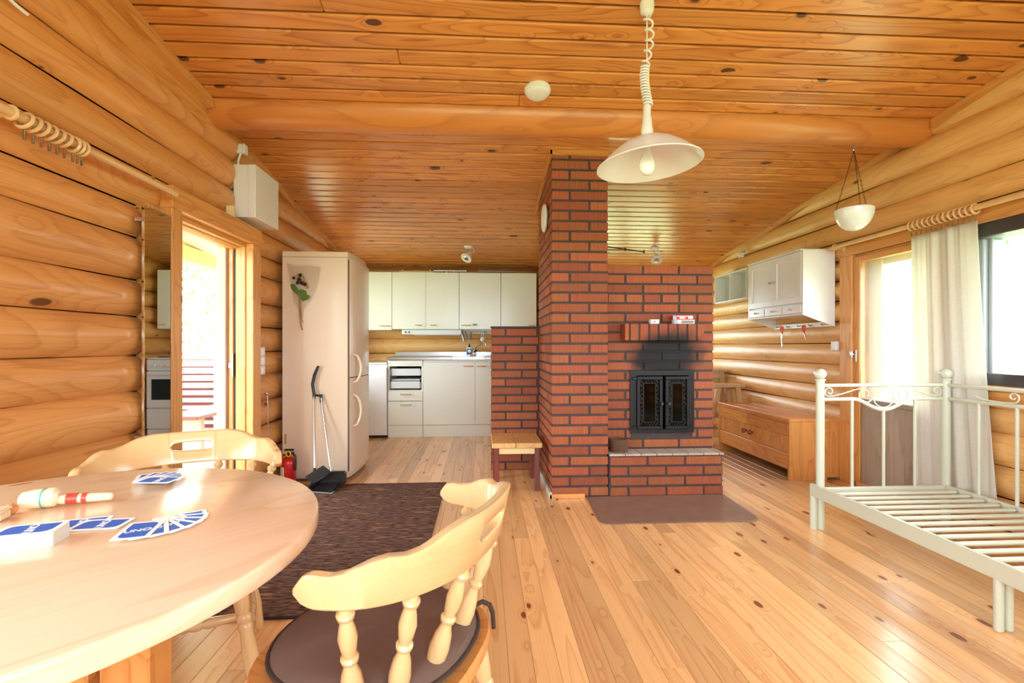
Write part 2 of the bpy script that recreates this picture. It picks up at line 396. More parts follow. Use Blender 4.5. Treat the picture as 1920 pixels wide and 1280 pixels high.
def log_wall(name, axis, c, seams, pieces, mat, label, flax=0.052):
    core = MB(); todo = []
    for a, b in zip(seams, seams[1:]):
        for (p0, p1, t0, t1) in pieces((a+b)/2):
            if p1-p0 < 0.05: continue
            todo.append((a, b, p0, p1, t0, t1))
            e = 0.02
            if axis == 'Y': core.box(c-0.07, c+0.07, p0+e*t0, p1-e*t1, a-0.004, b+0.004) if False else core.box(c-flax, c+flax, p0+e*t0, p1-e*t1, a-0.004, b+0.004)
            else: core.box(p0, p1, c-flax, c+flax, a-0.004, b+0.004)
    w = struct(name, core, FLAX, label, 'wall')
    for i, (a, b, p0, p1, t0, t1) in enumerate(todo):
        o = obj('log', log_mesh(p1-p0, (b-a)/2+0.0135, t0, t1, i*7+len(name)), mat, w, world=False)
        if axis == 'Y': o.location = (c, p0, (a+b)/2); o.rotation_euler = (random.uniform(-0.5, 0.5)*0, 0, PI/2)
        else: o.location = (p0, c, (a+b)/2)
    return w
def under(c): return min(6.12, (2.852+0.10-c)/SL)
def left_pieces(c):
    top = under(c)
    if c < 1.712:
        out = []
        if 0.72 < c < 1.70: out += [(-1.72, -1.10, 0, 0), (1.40, 2.392, 0, 1)]
        else: out += [(-1.72, 2.392, 0, 1)]
        return out+([(3.44, 4.46, 0, 0), (5.58, 6.12, 0, 0)] if 0.65 < c < 1.712 else [(3.44, 6.12, 0, 0)])
    if c < 1.89: return [(-1.72, 2.50, 0, 1), (2.50, 3.44, 0, 0), (3.44, 4.46, 0, 0), (5.58, 6.12, 0, 0)]
    if c < 2.26: return [(-1.72, 3.21, 0, 1), (3.23, top, 1, 0)]
    return [(-1.72, min(top, 3.26), 0, 1)]+([(3.28, top, 1, 0)] if top > 3.4 else [])
log_wall('wall_left', 'Y', XL, [-0.08, .09, .27, .46, .645, .835, 1.005, 1.187, 1.36, 1.56, 1.712, 1.89, 2.075, 2.256, 2.445, 2.63, 2.82, 3.0], left_pieces, LOG('X'), 'left wall of thick orange varnished round logs')
def right_pieces(c):
    top = under(c)
    if c < 0.80: return [(-1.72, 2.70, 0, 0), (3.56, 6.12, 0, 0)]
    if c < 1.72: return [(-1.72, 0.52, 0, 0), (3.56, 6.12, 0, 0)]
    return [(-1.72, top, 0, 0)]
log_wall('wall_right', 'Y', XR, [-.13, .045, .22, .395, .57, .725, .897, 1.07, 1.24, 1.406, 1.565, 1.72, 1.87, 2.03, 2.2, 2.375, 2.55, 2.73, 2.9, 3.05], right_pieces, LOGR('X'), 'right wall of pale golden round logs')
log_wall('wall_back', 'X', YB, [-.10, .08, .255, .43, .61, .79, .955, 1.14, 1.32, 1.50, 1.68, 1.86, 2.04], lambda c: [(-1.74, 1.18, 0, 0), (2.62, 2.94, 0, 0)] if 0.79 < c < 1.66 else [(-1.74, 2.94, 0, 0)], LOGR('X'), 'log wall behind the kitchen counter')
log_wall('wall_rear', 'X', YR, [-.10, .08, .255, .43, .61, .74, .955, 1.14, 1.32, 1.50, 1.68, 1.86, 2.04, 2.22, 2.36, 2.55, 2.73, 2.91, 3.09],
         lambda c: [(-1.74, -1.05, 0, 0), (2.55, 2.94, 0, 0)] if 0.74 < c < 2.36 else [(-1.74, 2.94, 0, 0)], LOG('X'), 'log wall with a wide window')
log_wall('wall_partition', 'Y', 0.80, [-.10, .08, .255, .43, .61, .79, .955, 1.14, 1.32, 1.50, 1.68, 1.86, 2.06], lambda c: [(5.50, 6.10, 1, 0)], LOG('X'), 'short log partition beside the cooker')

# ---- trims where walls meet the ceiling
struct('trim_2', sloped(MB(), -1.585, -1.535, -1.72, 2.83, -0.058, -0.001), TRIM('Y'))
struct('trim_3', sloped(MB(), -1.64, -1.595, 3.08, 5.85, -0.052, -0.001), TRIM('Y'))
struct('trim_4', sloped(MB(), 2.785, 2.825, -1.72, 2.83, -0.055, -0.001), TRIM('Y'))
struct('trim_5', sloped(MB(), 2.795, 2.83, 3.08, 6.05, -0.045, -0.001), TRIM('Y'))
struct('trim_6', sloped(MB(), -1.60, -1.578, -1.72, 2.84, -0.16, -0.05), TRIM('Y'))
struct('trim_7', sloped(MB(), 2.828, 2.84, -1.72, 2.84, -0.15, -0.05), TRIM('Y'))

# ---- left doorway (open) with deep jambs
dr = struct('door_1', MB().cbox(-1.77, -1.60, 2.40, 2.585, -0.02, 1.735), TRIM('Z'), 'open doorway framed in orange pine boards', 'door')
obj('casing', MB().cbox(-1.61, -1.552, 2.495, 2.583, 0.0, 1.742), TRIM('Z'), dr)
obj('casing', MB().cbox(-1.61, -1.552, 3.345, 3.458, 0.0, 1.742), TRIM('Z'), dr)
obj('casing', MB().cbox(-1.612, -1.548, 2.495, 3.47, 1.742, 1.855), TRIM('Y'), dr)
obj('jamb', MB().cbox(-1.72, -1.60, 3.375, 3.44, -0.02, 1.735), TRIM('Z'), dr)
obj('jamb', MB().cbox(-1.665, -1.60, 3.335, 3.376, 0.02, 1.735), TRIM('Z'), dr)
obj('gasket', MB().box(-1.675, -1.665, 3.337, 3.376, 0.02, 1.73), BLACKP, dr)
obj('door_stop', MB().cbox(-1.708, -1.675, 3.325, 3.376, 0.02, 1.735), TRIM('Z'), dr)
obj('outer_casing', MB().cbox(-1.768, -1.709, 3.30, 3.44, -0.1, 1.735), GREYW('Z'), dr)
obj('outer_casing', MB().cbox(-1.83, -1.771, 2.44, 2.56, -0.1, 1.735), GREYW('Z'), dr)
obj('head_jamb', MB().cbox(-1.77, -1.60, 2.585, 3.375, 1.715, 1.745), TRIM('Y'), dr)
obj('threshold', MB().cbox(-1.82, -1.60, 2.5, 3.44, -0.02, 0.02), TRIM('Y'), dr)
obj('strike_plate', MB().cbox(-1.682, -1.672, 3.318, 3.326, 0.84, 1.0, 0.001).cbox(-1.70, -1.682, 3.316, 3.325, 0.90, 0.935, 0.001), STEEL, dr)

# ---- window left of the table, outside the frame, and wide window behind the viewer
def window(name, axis, c, a0, a1, z0, z1, mullions, depth, mat, label, fw=0.06):
    d0, d1 = c-depth/2, c+depth/2
    def B(p0, p1, q0, q1, e=0.0):
        return MB().cbox(d0+e, d1-e, p0, p1, q0, q1) if axis == 'Y' else MB().cbox(p0, p1, d0+e, d1-e, q0, q1)
    w = struct(name, B(a0, a1, z0, z0+fw), mat, label, 'window')
    obj('window_frame', B(a0, a1, z1-fw, z1), mat, w)
    for p in (a0, a1-fw): obj('window_frame', B(p, p+fw, z0+fw, z1-fw), mat, w)
    edges = [a0+fw]+[m for m in mullions]+[a1-fw]
    for m in mullions: obj('mullion', B(m-fw/2, m+fw/2, z0+fw, z1-fw, 0.01), mat, w)
    for i, (p, q) in enumerate(zip(edges, edges[1:])):
        g = MB()
        if axis == 'Y': g.box(c-0.003, c+0.003, p, q, z0+fw, z1-fw)
        else: g.box(p, q, c-0.003, c+0.003, z0+fw, z1-fw)
        obj('pane', g, GLASS, w)
    return w
window('window_4', 'Y', -1.74, 4.46, 5.58, 0.645, 1.89, [], 0.12, TRIM('Y'), 'kitchen window in the left log wall behind the fridge')
window('window_5', 'X', 6.24, 1.18, 2.62, 0.79, 1.68, [1.90], 0.12, TRIM('X'), 'window in the back log wall behind the fireplace')
window('window_1', 'Y', -1.74, -1.10, 1.40, 0.645, 1.71, [0.15], 0.14, TRIM('Y'), 'window in the left log wall beside the table')
window('window_2', 'X', -1.84, -1.05, 2.55, 0.72, 2.38, [0.15, 1.35], 0.14, TRIM('X'), 'wide window behind the table')

# ---- right wall: window with dark frame and glazed door
w3 = struct('window_3', MB().cbox(2.80, 2.84, 0.52, 2.70, 1.659, 1.737), DARKFR, 'dark framed window beside the curtain', 'window')
obj('window_frame', MB().cbox(2.80, 2.86, 0.52, 2.70, 0.83, 0.897), DARKFR, w3)
obj('window_sill', MB().cbox(2.785, 2.86, 0.52, 2.70, 0.800, 0.832), TRIM('Y'), w3)
obj('apron_board', MB().cbox(2.80, 2.96, 0.50, 2.70, 0.71, 0.800), TRIM('Y'), w3)
obj('window_frame', MB().cbox(2.84, 2.97, 2.565, 2.70, 0.86, 1.66), GREYJ, w3)
obj('window_frame', MB().cbox(2.87, 2.885, 2.545, 2.566, 0.86, 1.66), GREYJ, w3)
obj('window_frame', MB().cbox(2.84, 2.97, 0.52, 2.70, 1.66, 1.74), GREYJ, w3)
obj('window_frame', MB().cbox(2.86, 2.97, 0.52, 2.70, 0.80, 0.86), GREYJ, w3)
obj('window_frame', MB().cbox(2.84, 2.97, 0.52, 0.60, 0.86, 1.66), GREYJ, w3)
obj('mullion', MB().cbox(2.86, 2.95, 1.53, 1.60, 0.86, 1.66), GREYJ, w3)
obj('pane', MB().box(2.90, 2.905, 1.60, 2.565, 0.86, 1.66), GLASS, w3)
obj('pane', MB().box(2.90, 2.905, 0.60, 1.53, 0.86, 1.66), GLASS, w3)
struct('trim_8', MB().cbox(2.785, 2.83, 0.45, 3.60, 1.737, 1.845), TRIM('Y'), 'long pine head board above window and glazed door', 'trim')
struct('trim_9', MB().cbox(2.785, 2.83, 3.475, 3.60, 0.0, 1.737), TRIM('Z'), 'upright pine casing beside the glazed door', 'trim')
struct('trim_10', MB().cbox(2.785, 2.86, 2.70, 2.74, 0.0, 1.737), TRIM('Z'))
d2 = struct('door_2', MB().cbox(2.83, 2.93, 3.455, 3.56, -0.02, 1.74), TRIM('Z'), 'glazed door with grey wooden lower panel behind the curtain', 'door')
obj('jamb', MB().cbox(2.86, 2.93, 2.702, 2.745, -0.02, 1.74), TRIM('Z'), d2)
obj('head_jamb', MB().cbox(2.83, 2.93, 2.745, 3.455, 1.72, 1.745), TRIM('Y'), d2)
obj('stile', MB().cbox(2.80, 2.845, 3.415, 3.475, 0.03, 1.72), TRIM('Z'), d2)
obj('stile', MB().cbox(2.80, 2.845, 2.745, 2.81, 0.03, 1.72), TRIM('Z'), d2)
obj('top_rail', MB().cbox(2.80, 2.845, 2.81, 3.415, 1.675, 1.72), TRIM('Y'), d2)
obj('middle_rail', MB().cbox(2.81, 2.845, 2.81, 3.415, 0.62, 0.66), GREYW('Y'), d2)
for i in range(5):
    obj('lower_board', MB().cbox(2.815, 2.84, 2.81+i*0.121, 2.81+(i+1)*0.121-0.001, 0.03, 0.62, 0.002), GREYW('Z'), d2)
obj('pane', MB().box(2.806, 2.810, 2.81, 3.415, 0.04, 1.675), MILKY, d2)
obj('outer_frame', MB().cbox(2.90, 2.93, 3.33, 3.455, 0.03, 1.72).cbox(2.91, 2.93, 2.745, 3.33, 1.64, 1.72), paint('pale_frame', (226, 206, 170), 0.5), d2)
obj('threshold', MB().cbox(2.80, 2.93, 2.745, 3.455, -0.02, 0.03), TRIM('Y'), d2)
h = obj('door_handle', MB().cbox(2.793, 2.80, 3.44, 3.465, 0.93, 1.02, 0.002), CHROME, d2, 'small chrome door handle')
obj('lever', MB().cyl((2.797, 3.452, 0.985), (2.765, 3.452, 0.985), 0.007).turned((2.765, 3.452, 1.012), (2.765, 3.452, 0.955), [(0, .006), (.2, .009), (.8, .009), (1, .006)]), CHROME, h)

# ---- masonry: each brick its own object
CH, BL, BH, BT, JT = 0.0707, 0.2535, 0.0555, 0.116, 0.0155
_bm = {}
def brick(parent, x0, x1, y0, y1, z0, z1, mat, off=(0, 0, 0)):
    sz = (round(x1-x0, 3), round(y1-y0, 3), round(z1-z0, 3)); key = (sz, mat.name)
    if key not in _bm:
        a, b, c = (v/2 for v in sz); me = MB().cbox(-a, a, -b, b, -c, c, 0.0022).mesh('brick'); me.materials.append(mat); _bm[key] = me
    o = bpy.data.objects.new('brick', _bm[key]); COL.objects.link(o); o.parent = parent
    j = lambda: random.uniform(-0.0014, 0.0014)
    p = parent['_o']
    o.location = ((x0+x1)/2+j()-p[0], (y0+y1)/2+j()-p[1], (z0+z1)/2-p[2]); return o
def row(lo, hi, start, length=BL, joint=JT, minlen=0.03):
    """spans of bricks between lo and hi with a joint phase"""
    out = []; a = start
    while a > lo: a -= length+joint
    while a < hi:
        p, q = max(a, lo), min(a+length, hi)
        if q-p > minlen: out.append((p, q))
        a += length+joint
    return out

# chimney column
cx0, cx1, cy0, cy1 = 0.474, 0.866, 3.29, 4.09
chim = thing('brick_chimney', 'tall red brick chimney column reaching the ceiling', 'chimney', ((cx0+cx1)/2, (cy0+cy1)/2, 0))
core = MB().box(cx0+.006, cx1-.006, cy0+.006, cy1-.006, 0, 1.0)
core.v = [(a, b, (c if c == 0 else ceil_z(b)+0.01)) for a, b, c in core.v]
obj('mortar', core, MORTAR, chim)
nc = int(2.42/CH)+1
for i in range(nc):
    z0 = 0.012+i*CH; z1 = z0+BH
    if z0 > ceil_z(cy0)-0.02: continue
    z1 = min(z1, ceil_z(cy0)-0.004)
    xm = cx0+BL if i % 2 == 0 else cx0+BT
    brick(chim, cx0, xm, cy0, cy0+BT, z0, z1, BRICK); brick(chim, xm+JT, cx1, cy0, cy0+BT, z0, z1, BRICK)
    ys = cy0+BT+JT
    if i % 2 == 0:
        sp = row(ys, cy1, ys)
    else:
        sp = row(ys, cy1, ys-(BL+JT)/2)
    for a, b in sp:
        top = ceil_z(b)-0.004
        if z0 > top-0.02: continue
        brick(chim, cx0, cx0+BT, a, b, z0, min(z1, top), BRICK)
# ceiling trim round the chimney
struct('trim_11', sloped(MB(), cx0-0.014, cx1+0.01, cy0-0.016, cy0-0.001, -0.03, -0.001), TRIM('X'))
struct('trim_12', sloped(MB(), cx0-0.016, cx0-0.001, cy0-0.016, cy1+0.2, -0.03, -0.001), TRIM('Y'))
struct('baseboard_chimney_front', MB().cbox(cx0-0.02, 0.70, cy0-0.022, cy0-0.002, 0, 0.03, 0.003), TRIM('X'))
struct('baseboard_chimney_side', MB().cbox(cx0-0.022, cx0-0.002, cy0-0.022, cy1-0.03, 0, 0.045, 0.003), paint('greyed_skirting', (196, 184, 170), 0.5))

# low brick screen wall
hw = thing('low_brick_wall', 'low brick screen wall between stool and kitchen', 'wall', (0.27, 4.11, 0))
lx0, lx1, ly0, ly1 = 0.066, 0.472, 4.05, 4.17
obj('mortar', MB().box(lx0+.005, lx1, ly0+.006, ly1-.005, 0, 1.203), MORTAR, hw)
for i in range(17):
    z0 = 0.005+i*CH
    ph = lx0 if i % 2 == 1 else lx0-(BL+JT)+BT+JT
    for a, b in row(lx0, lx1-0.008, ph): brick(hw, a, b, ly0, ly1, z0, z0+BH, BRICK)
obj('cap', MB().cbox(lx0-.004, lx1-.002, ly0-.004, ly1+.004, 1.203, 1.214, .003), paint('cap_slate', (70, 54, 50), 0.6), hw)

# fireplace with bench hearth
fx0, fx1, fy0, fy1 = 0.872, 1.698, 3.45, 4.30
fp = thing('brick_fireplace', 'red brick fireplace with sooty front and brick ledge', 'fireplace', ((fx0+fx1)/2, 3.8, 0))
OX0, OX1, OZ0, OZ1 = 1.08, 1.535, 0.417, 0.862       # stove opening
m = MB().box(fx0, fx1-.006, fy0+.006, fy1-.006, 0, OZ0).box(fx0, OX0, fy0+.006, fy1-.006, OZ0, OZ1).box(OX1, fx1-.006, fy0+.006, fy1-.006, OZ0, OZ1)
m.box(fx0, fx1-.006, fy0+.006, fy1-.006, OZ1, 1.628).box(OX0, OX1, fy0+0.35, fy1-.1, OZ0, OZ1)
obj('mortar', m, MORTARS, fp)
for i in range(23):
    z0 = 1.636-BH-i*CH+0.0; z1 = z0+BH
    if z0 < 0.27: break
    half = (i == 3)
    if half: spans = row(fx0, fx1, fx1-BT, (BL-JT)/2)
    elif i % 2 == 0: spans = row(fx0, fx1, fx1-BL)
    else: spans = row(fx0, fx1, fx1-BT)
    for a, b in spans:
        parts = [(a, b)]
        if z1 > OZ0-0.004 and z0 < OZ1-0.008:
            parts = [(a, min(b, OX0-0.004)), (max(a, OX1+0.004), b)]
        for p, q in parts:
            if q-p > 0.02: brick(fp, p, q, fy0, fy0+BT, z0, z1, BRICKS)
    ph = fy0+BT+JT-(0 if i % 2 else (BL+JT)/2)
    for a, b in row(fy0+BT+JT, fy1, ph): brick(fp, fx1-BT, fx1, a, b, z0, z1, BRICK)
# bench hearth
hx0, hx1, hy0 = 0.872, 1.69, 3.29
obj('mortar', MB().box(hx0, hx1-.006, hy0+.006, fy0+.01, 0, 0.284), MORTAR, fp)
for i in range(4):
    z0 = 0.218-i*CH; z1 = z0+BH
    for a, b in row(hx0+0.012, hx1, hx0+0.012 if i % 2 == 0 else hx0+0.012-(BL+JT)/2):
        brick(fp, a, b, hy0, hy0+BT, z0, z1, BRICK)
    for a, b in row(hy0+BT+JT, fy0-0.005, hy0+BT+JT): brick(fp, hx1-BT, hx1, a, b, z0, z1, BRICK)
LEDGE = wood('ledge_tile', (190, 174, 160), (140, 120, 108), (70, 56, 50), 'Y', rings=4, rough=0.6, tone=0.3)
xx = hx0+0.004
while xx < hx1-0.01:
    xe = min(xx+0.112, hx1+0.008)
    obj('ledge_slab', MB().cbox(xx, xe-0.004, hy0-0.008, fy0-0.001, 0.282, 0.297, 0.003), LEDGE, fp); xx = xe
# mantel of upright bricks
mx0, mx1, my0 = 1.0, 1.575, 3.335
obj('mantel_mortar', MB().box(mx0+.004, mx1-.004, my0+.005, fy0+.01, 1.092, 1.200), MORTARS, fp)
wv = (mx1-mx0+0.011)/8.4
for i in range(9):
    a = mx0+(i-1)*wv+0.4*wv+.011 if i else mx0
    b = a+wv-0.013
    if i == 0: b = mx0+0.4*wv
    brick(fp, a, min(b, mx1), my0+(0.0 if i else 0.002), fy0-0.002, 1.088, 1.206, BRICKS)
# cast-iron stove doors
obj('stove_frame', MB().box(OX0-.012, OX1+.012, fy0-.012, fy0+.03, OZ1-.028, OZ1+.006).box(OX0-.012, OX1+.012, fy0-.012, fy0+.03, OZ0-.004, OZ0+.022)
    .box(OX0-.012, OX0+.036, fy0-.012, fy0+.03, OZ0+.022, OZ1-.028).box(OX1-.03, OX1+.012, fy0-.012, fy0+.03, OZ0+.022, OZ1-.028), IRON, fp)
obj('firebox', MB().box(OX0, OX1, fy0+.30, fy0+.34, OZ0, OZ1).box(OX0, OX0+.02, fy0+.03, fy0+.3, OZ0, OZ1).box(OX1-.02, OX1, fy0+.03, fy0+.3, OZ0, OZ1).box(OX0, OX1, fy0+.03, fy0+.3, OZ0, OZ0+.02), paint('soot', (24, 18, 15), 0.95), fp)
mid = (OX0+OX1)/2+0.006
for sgn, (a, b) in ((-1, (OX0+.034, mid-.008)), (1, (mid+.012, OX1-.026))):
    z0, z1, y0, y1 = OZ0+.026, OZ1-.034, fy0-.03, fy0-.012; t = 0.024
    d = obj('stove_door', MB().cbox(a, b, y0, y1, z1-t, z1, .003).cbox(a, b, y0, y1, z0, z0+t, .003).cbox(a, a+t, y0, y1, z0+t, z1-t, .003).cbox(b-t, b, y0, y1, z0+t, z1-t, .003), IRON, fp)
    ia, ib, iz0, iz1 = a+t, b-t, z0+t, z1-t; g = 0.028
    lat = MB(); yy = y1-0.006
    for (p, q) in (((ia+g, iz0+g), (ib-g, iz0+g)), ((ib-g, iz0+g), (ib-g, iz1-g)), ((ib-g, iz1-g), (ia+g, iz1-g)), ((ia+g, iz1-g), (ia+g, iz0+g))):
        lat.tube([(p[0], yy, p[1]), (q[0], yy, q[1])], 0.0024, 5)
    nz = 11
    for side in (0, 1):
        u0, u1 = (ia, ia+g) if side == 0 else (ib-g, ib)
        for i in range(nz):
            za = iz0+(iz1-iz0)*i/nz; zb = iz0+(iz1-iz0)*(i+1)/nz; um = (u0+u1)/2
            if i % 2: u0, u1 = u1, u0
            lat.tube([(u0, yy, za), (um+(u1-u0)*.2, yy, za+(zb-za)*.35), (um-(u1-u0)*.2, yy, za+(zb-za)*.65), (u1, yy, zb)], 0.0021, 5)
            lat.lathe((0, 0, 0), [(0.0001, -.002), (.004, 0), (.0001, .002)], 8) if False else None
            lat.tube([(um+0.007*math.cos(w), yy, (za+zb)/2+0.007*math.sin(w)) for w in [k*PI/4 for k in range(8)]], 0.0017, 4, True)
    for zz in (iz0, iz1-g):
        for i in range(4):
            ua = ia+g+(ib-ia-2*g)*i/4; ub = ia+g+(ib-ia-2*g)*(i+1)/4
            lat.tube([(ua, yy, zz), ((ua+ub)/2, yy, zz+g), (ub, yy, zz)], 0.0021, 5)
    obj('lattice', lat, paint('worn_iron', (66, 63, 60), 0.45, metal=0.5), d)
    obj('pane', MB().box(ia, ib, y1-.003, y1-.001, iz0, iz1), glass_mat('smoked_glass', (0.22, 0.15, 0.10), 0.06), d)
    kx = b-0.016 if sgn < 0 else a+0.018
    obj('knob', MB().turned((kx, y0+.001, 0.63), (kx, y0-.034, 0.63), [(0, .006), (.35, .006), (.45, .012), (.75, .0135), (.95, .010), (1, .004)]), paint('worn_iron', (66, 63, 60), 0.45, metal=0.5), d)
    hxp = a-.012 if sgn < 0 else b+.003
    for hz in (z0+.006, z1-.026): obj('hinge', MB().cbox(hxp-.02 if sgn < 0 else hxp, hxp+.012 if sgn < 0 else hxp+.03, y0+.004, y1-.002, hz, hz+.018, .002), IRON, d)

# ================================================================== OBJECTS
s_, c_ = math.sin(YAW), math.cos(YAW)
def ray(px, py):
    u = (px-960)/F_PX; return Vector((s_+u*c_, c_-u*s_, (648-py)/F_PX))
def on_z(px, py, z):
    d = ray(px, py); t = (z-EYE)/d.z; return Vector((d.x*t, d.y*t, z))
def on_y(px, py, y):
    d = ray(px, py); t = y/d.y; return Vector((d.x*t, y, EYE+d.z*t))

# ---- round dining table
TC, TZ, TR = (-0.849, 0.923), 0.70, 0.512
tb = thing('dining_table', 'round pine dining table with slatted pedestal', 'table', (TC[0], TC[1], 0), math.radians(44))
prof = [(0.001, 0), (TR-.006, 0), (TR-.0015, -.0022), (TR, -.006), (TR, -.030), (TR-.003, -.036), (TR-.010, -.038), (.001, -.038)]
obj('table_top', MB().lathe((0, 0, TZ), prof[::-1], 96), TABLEW('X'), tb, world=False)
obj('apron', MB().cbox(-.26, .26, -.045, .045, TZ-.085, TZ-.038), PINE('X'), tb, world=False)
obj('apron', MB().cbox(-.045, .045, -.26, .26, TZ-.08, TZ-.038), PINE('Y'), tb, world=False)
Minv = Matrix.Rotation(-math.radians(44), 3, 'Z')
def tloc(x, y): v = Minv @ Vector((x-TC[0], y-TC[1], 0)); return v.x, v.y
for (wx0, wx1, wy0, wy1) in ((-.71, -.62, .93, 1.0), (-.775, -.73, .93, 1.05), (-.86, -.80, .90, 1.0), (-.99, -.93, .87, .98)):
    m = MB().cbox(wx0, wx1, wy0, wy1, 0.07, TZ-.038, .004)
    m.v = [tuple(Minv @ Vector((v[0]-TC[0], v[1]-TC[1], 0)))[:2]+(v[2],) for v in m.v]
    obj('post', m, PINE('Z'), tb, world=False)
for a in (0, PI/2):
    obj('foot', MB().cbox(-.34, .34, -.04, .04, 0.0, 0.07, .01).xf(Matrix.Rotation(a+PI/4, 4, 'Z')), PINE('X'), tb, world=False)

# ---- captain's chairs
LEGP = [(0, .010), (.03, .016), (.18, .020), (.28, .0235), (.40, .021), (.52, .018), (.56, .0205), (.58, .016), (.60, .021), (.63, .022), (.65, .016), (.68, .021), (.80, .0235), (.95, .0195), (1, .017)]
SPIN = [(0, .010), (.05, .015), (.12, .018), (.28, .0205), (.40, .0165), (.47, .011), (.50, .010), (.52, .0150), (.545, .0155), (.565, .0105), (.62, .0135), (.72, .0165), (.80, .0135), (.87, .0095), (.89, .0145), (.92, .0155), (.945, .010), (1, .0105)]
STRP = [(0, .009), (.15, .013), (.32, .017), (.36, .012), (.38, .017), (.42, .018), (.46, .013), (.5, .0175), (.54, .013), (.58, .018), (.62, .017), (.64, .012), (.68, .017), (.85, .013), (1, .009)]
def rail_xy(t, r=0.0):
    th = math.radians(90)*t; s, c = math.sin(th), max(0.0, math.cos(th)); return ((0.268+r)*math.copysign(abs(s)**.86, s), (0.220+r)*c**.86)
RTOP = [(0, .742), (.22, .743), (.32, .735), (.44, .716), (.52, .711), (.60, .714), (.68, .708), (.78, .692), (.86, .685), (.94, .686), (.98, .680), (1, .664)]
RBOT = [(0, .636), (.5, .634), (.8, .630), (.94, .630), (.98, .636), (1, .648)]
def make_chair(loc, rot, label):
    ch = thing('captain_chair', label, 'chair', (loc[0], loc[1], 0), rot, 'captain chairs around the table')
    W = CHAIRW('X')
    # bent crest rail with an oval hand slot
    N = 80; rail = MB(); T0, S0, SM = 0.125, 0.015, 0.692
    def sect(t, z0, z1):
        out = []
        for (r, z) in ((-.0125, z0+.004), (-.0085, z0), (.0085, z0), (.0125, z0+.004), (.0125, z1-.004), (.0085, z1), (-.0085, z1), (-.0125, z1-.004)):
            lean = (z-.64)*0.22*math.cos(t*PI/2)
            x, y = rail_xy(t, r+lean); out.append((x, y, z))
        return out
    ts = [-1+2*i/N for i in range(N+1)]
    z0f = lambda t: interp(abs(t), RBOT); z1f = lambda t: interp(abs(t), RTOP)
    A = [t for t in ts if t <= -T0]; B = [t for t in ts if -T0 <= t <= T0]; C = [t for t in ts if t >= T0]
    A.append(-T0); B = [-T0]+[t for t in B if abs(t) < T0-1e-6]+[T0]; C.insert(0, T0)
    rail.ring_stack([sect(t, z0f(t), z1f(t)) for t in A]); rail.ring_stack([sect(t, z0f(t), z1f(t)) for t in C])
    hs = lambda t: S0*max(0.0, 1-(abs(t)/T0)**4)**0.5
    rail.ring_stack([sect(t, z0f(t), SM-hs(t)) for t in B]); rail.ring_stack([sect(t, SM+hs(t), z1f(t)) for t in B])
    obj('crest_rail', rail, W, ch, world=False)
    # seat
    poly = []
    for i in range(40):
        a = 2*PI*i/40; ca, sa = math.cos(a), math.sin(a); e = 0.72
        poly.append((0.228*abs(ca)**e*(1 if ca > 0 else -1)*(1.0 if sa > 0 else 1.04), -0.02+0.225*abs(sa)**e*(1 if sa > 0 else -1)))
    st = MB(); ring = lambda k, z: [(x*k, (y+.02)*k-.02, z) for x, y in poly]
    st.ring_stack([ring(.93, .375), ring(.985, .380), ring(1, .392), ring(1, .405), ring(.985, .414), ring(.9, .412), ring(.5, .405)])
    obj('seat', st, PINE('Y'), ch, world=False)
    for t in (-.80, -.48, -.16, .16, .48, .80):
        x, y = rail_xy(t); bx, by = rail_xy(t, -.075)
        obj('spindle', MB().turned((bx, by*0.92, .40), (x, y, z0f(t)+.008), SPIN, 12), CHAIRW('Z'), ch, world=False)
    feet = {}
    for sx in (-1, 1):
        for sy in (-1, 1):
            top, bot = Vector((sx*.150, -.01+sy*.145, .385)), Vector((sx*.212, -.01+sy*.205, 0))
            feet[(sx, sy)] = (top, bot)
            obj('leg', MB().turned(bot, top, LEGP, 14), CHAIRW('Z'), ch, world=False)
    mids = []
    for sx in (-1, 1):
        p = [f[0].lerp(f[1], .58) for f in (feet[(sx, -1)], feet[(sx, 1)])]; mids.append(p[0].lerp(p[1], .5))
        obj('stretcher', MB().turned(p[0], p[1], STRP, 12), CHAIRW('Y'), ch, world=False)
    obj('stretcher', MB().turned(mids[0], mids[1], STRP, 12), CHAIRW('X'), ch, world=False)
    return ch
# local forward is -Y
C1, R1 = (-0.205, 1.05), math.atan2(-0.935, -0.355)
R1 = math.atan2(0.355, -0.935)+PI/2
ch1 = make_chair(C1, R1, 'pale captain chair with brown seat cushion beside the round table')
C2, R2 = (-0.945, 1.575), math.atan2(-0.91, 0.40)+PI/2
ch2 = make_chair(C2, R2, 'pale captain chair without cushion between table and doorway')
# brown cushion tied on the near chair
CUSH = paint('brown_cotton', (108, 84, 74), 0.85, var=0.14, vs=10, bump=1.0, bs=13)
cu = thing('seat_cushion', 'brown cotton seat cushion with piping, tied on a captain chair', 'cushion', (C1[0], C1[1], 0.411), R1)
def blob(k, z, n=40):
    out = []
    for i in range(n):
        a = 2*PI*i/n; ca, sa = math.cos(a), math.sin(a)
        out.append((k*0.205*abs(ca)**.85*(1 if ca > 0 else -1), -0.02+k*0.205*abs(sa)**.85*(1 if sa > 0 else -1), z+0.003*math.sin(5*a)*k*(1 if z > .02 else 0)))
    return out
obj('cushion_pad', MB().ring_stack([blob(.9, 0), blob(.98, .006), blob(1.0, .018), blob(.96, .030), blob(.84, .038), blob(.6, .041), blob(.3, .037), blob(.04, .034)]), CUSH, cu, world=False)
obj('piping', MB().tube(blob(1.01, .018), .0045, 6, True), paint('dark_brown_cotton', (66, 48, 42), 0.85), cu, world=False)
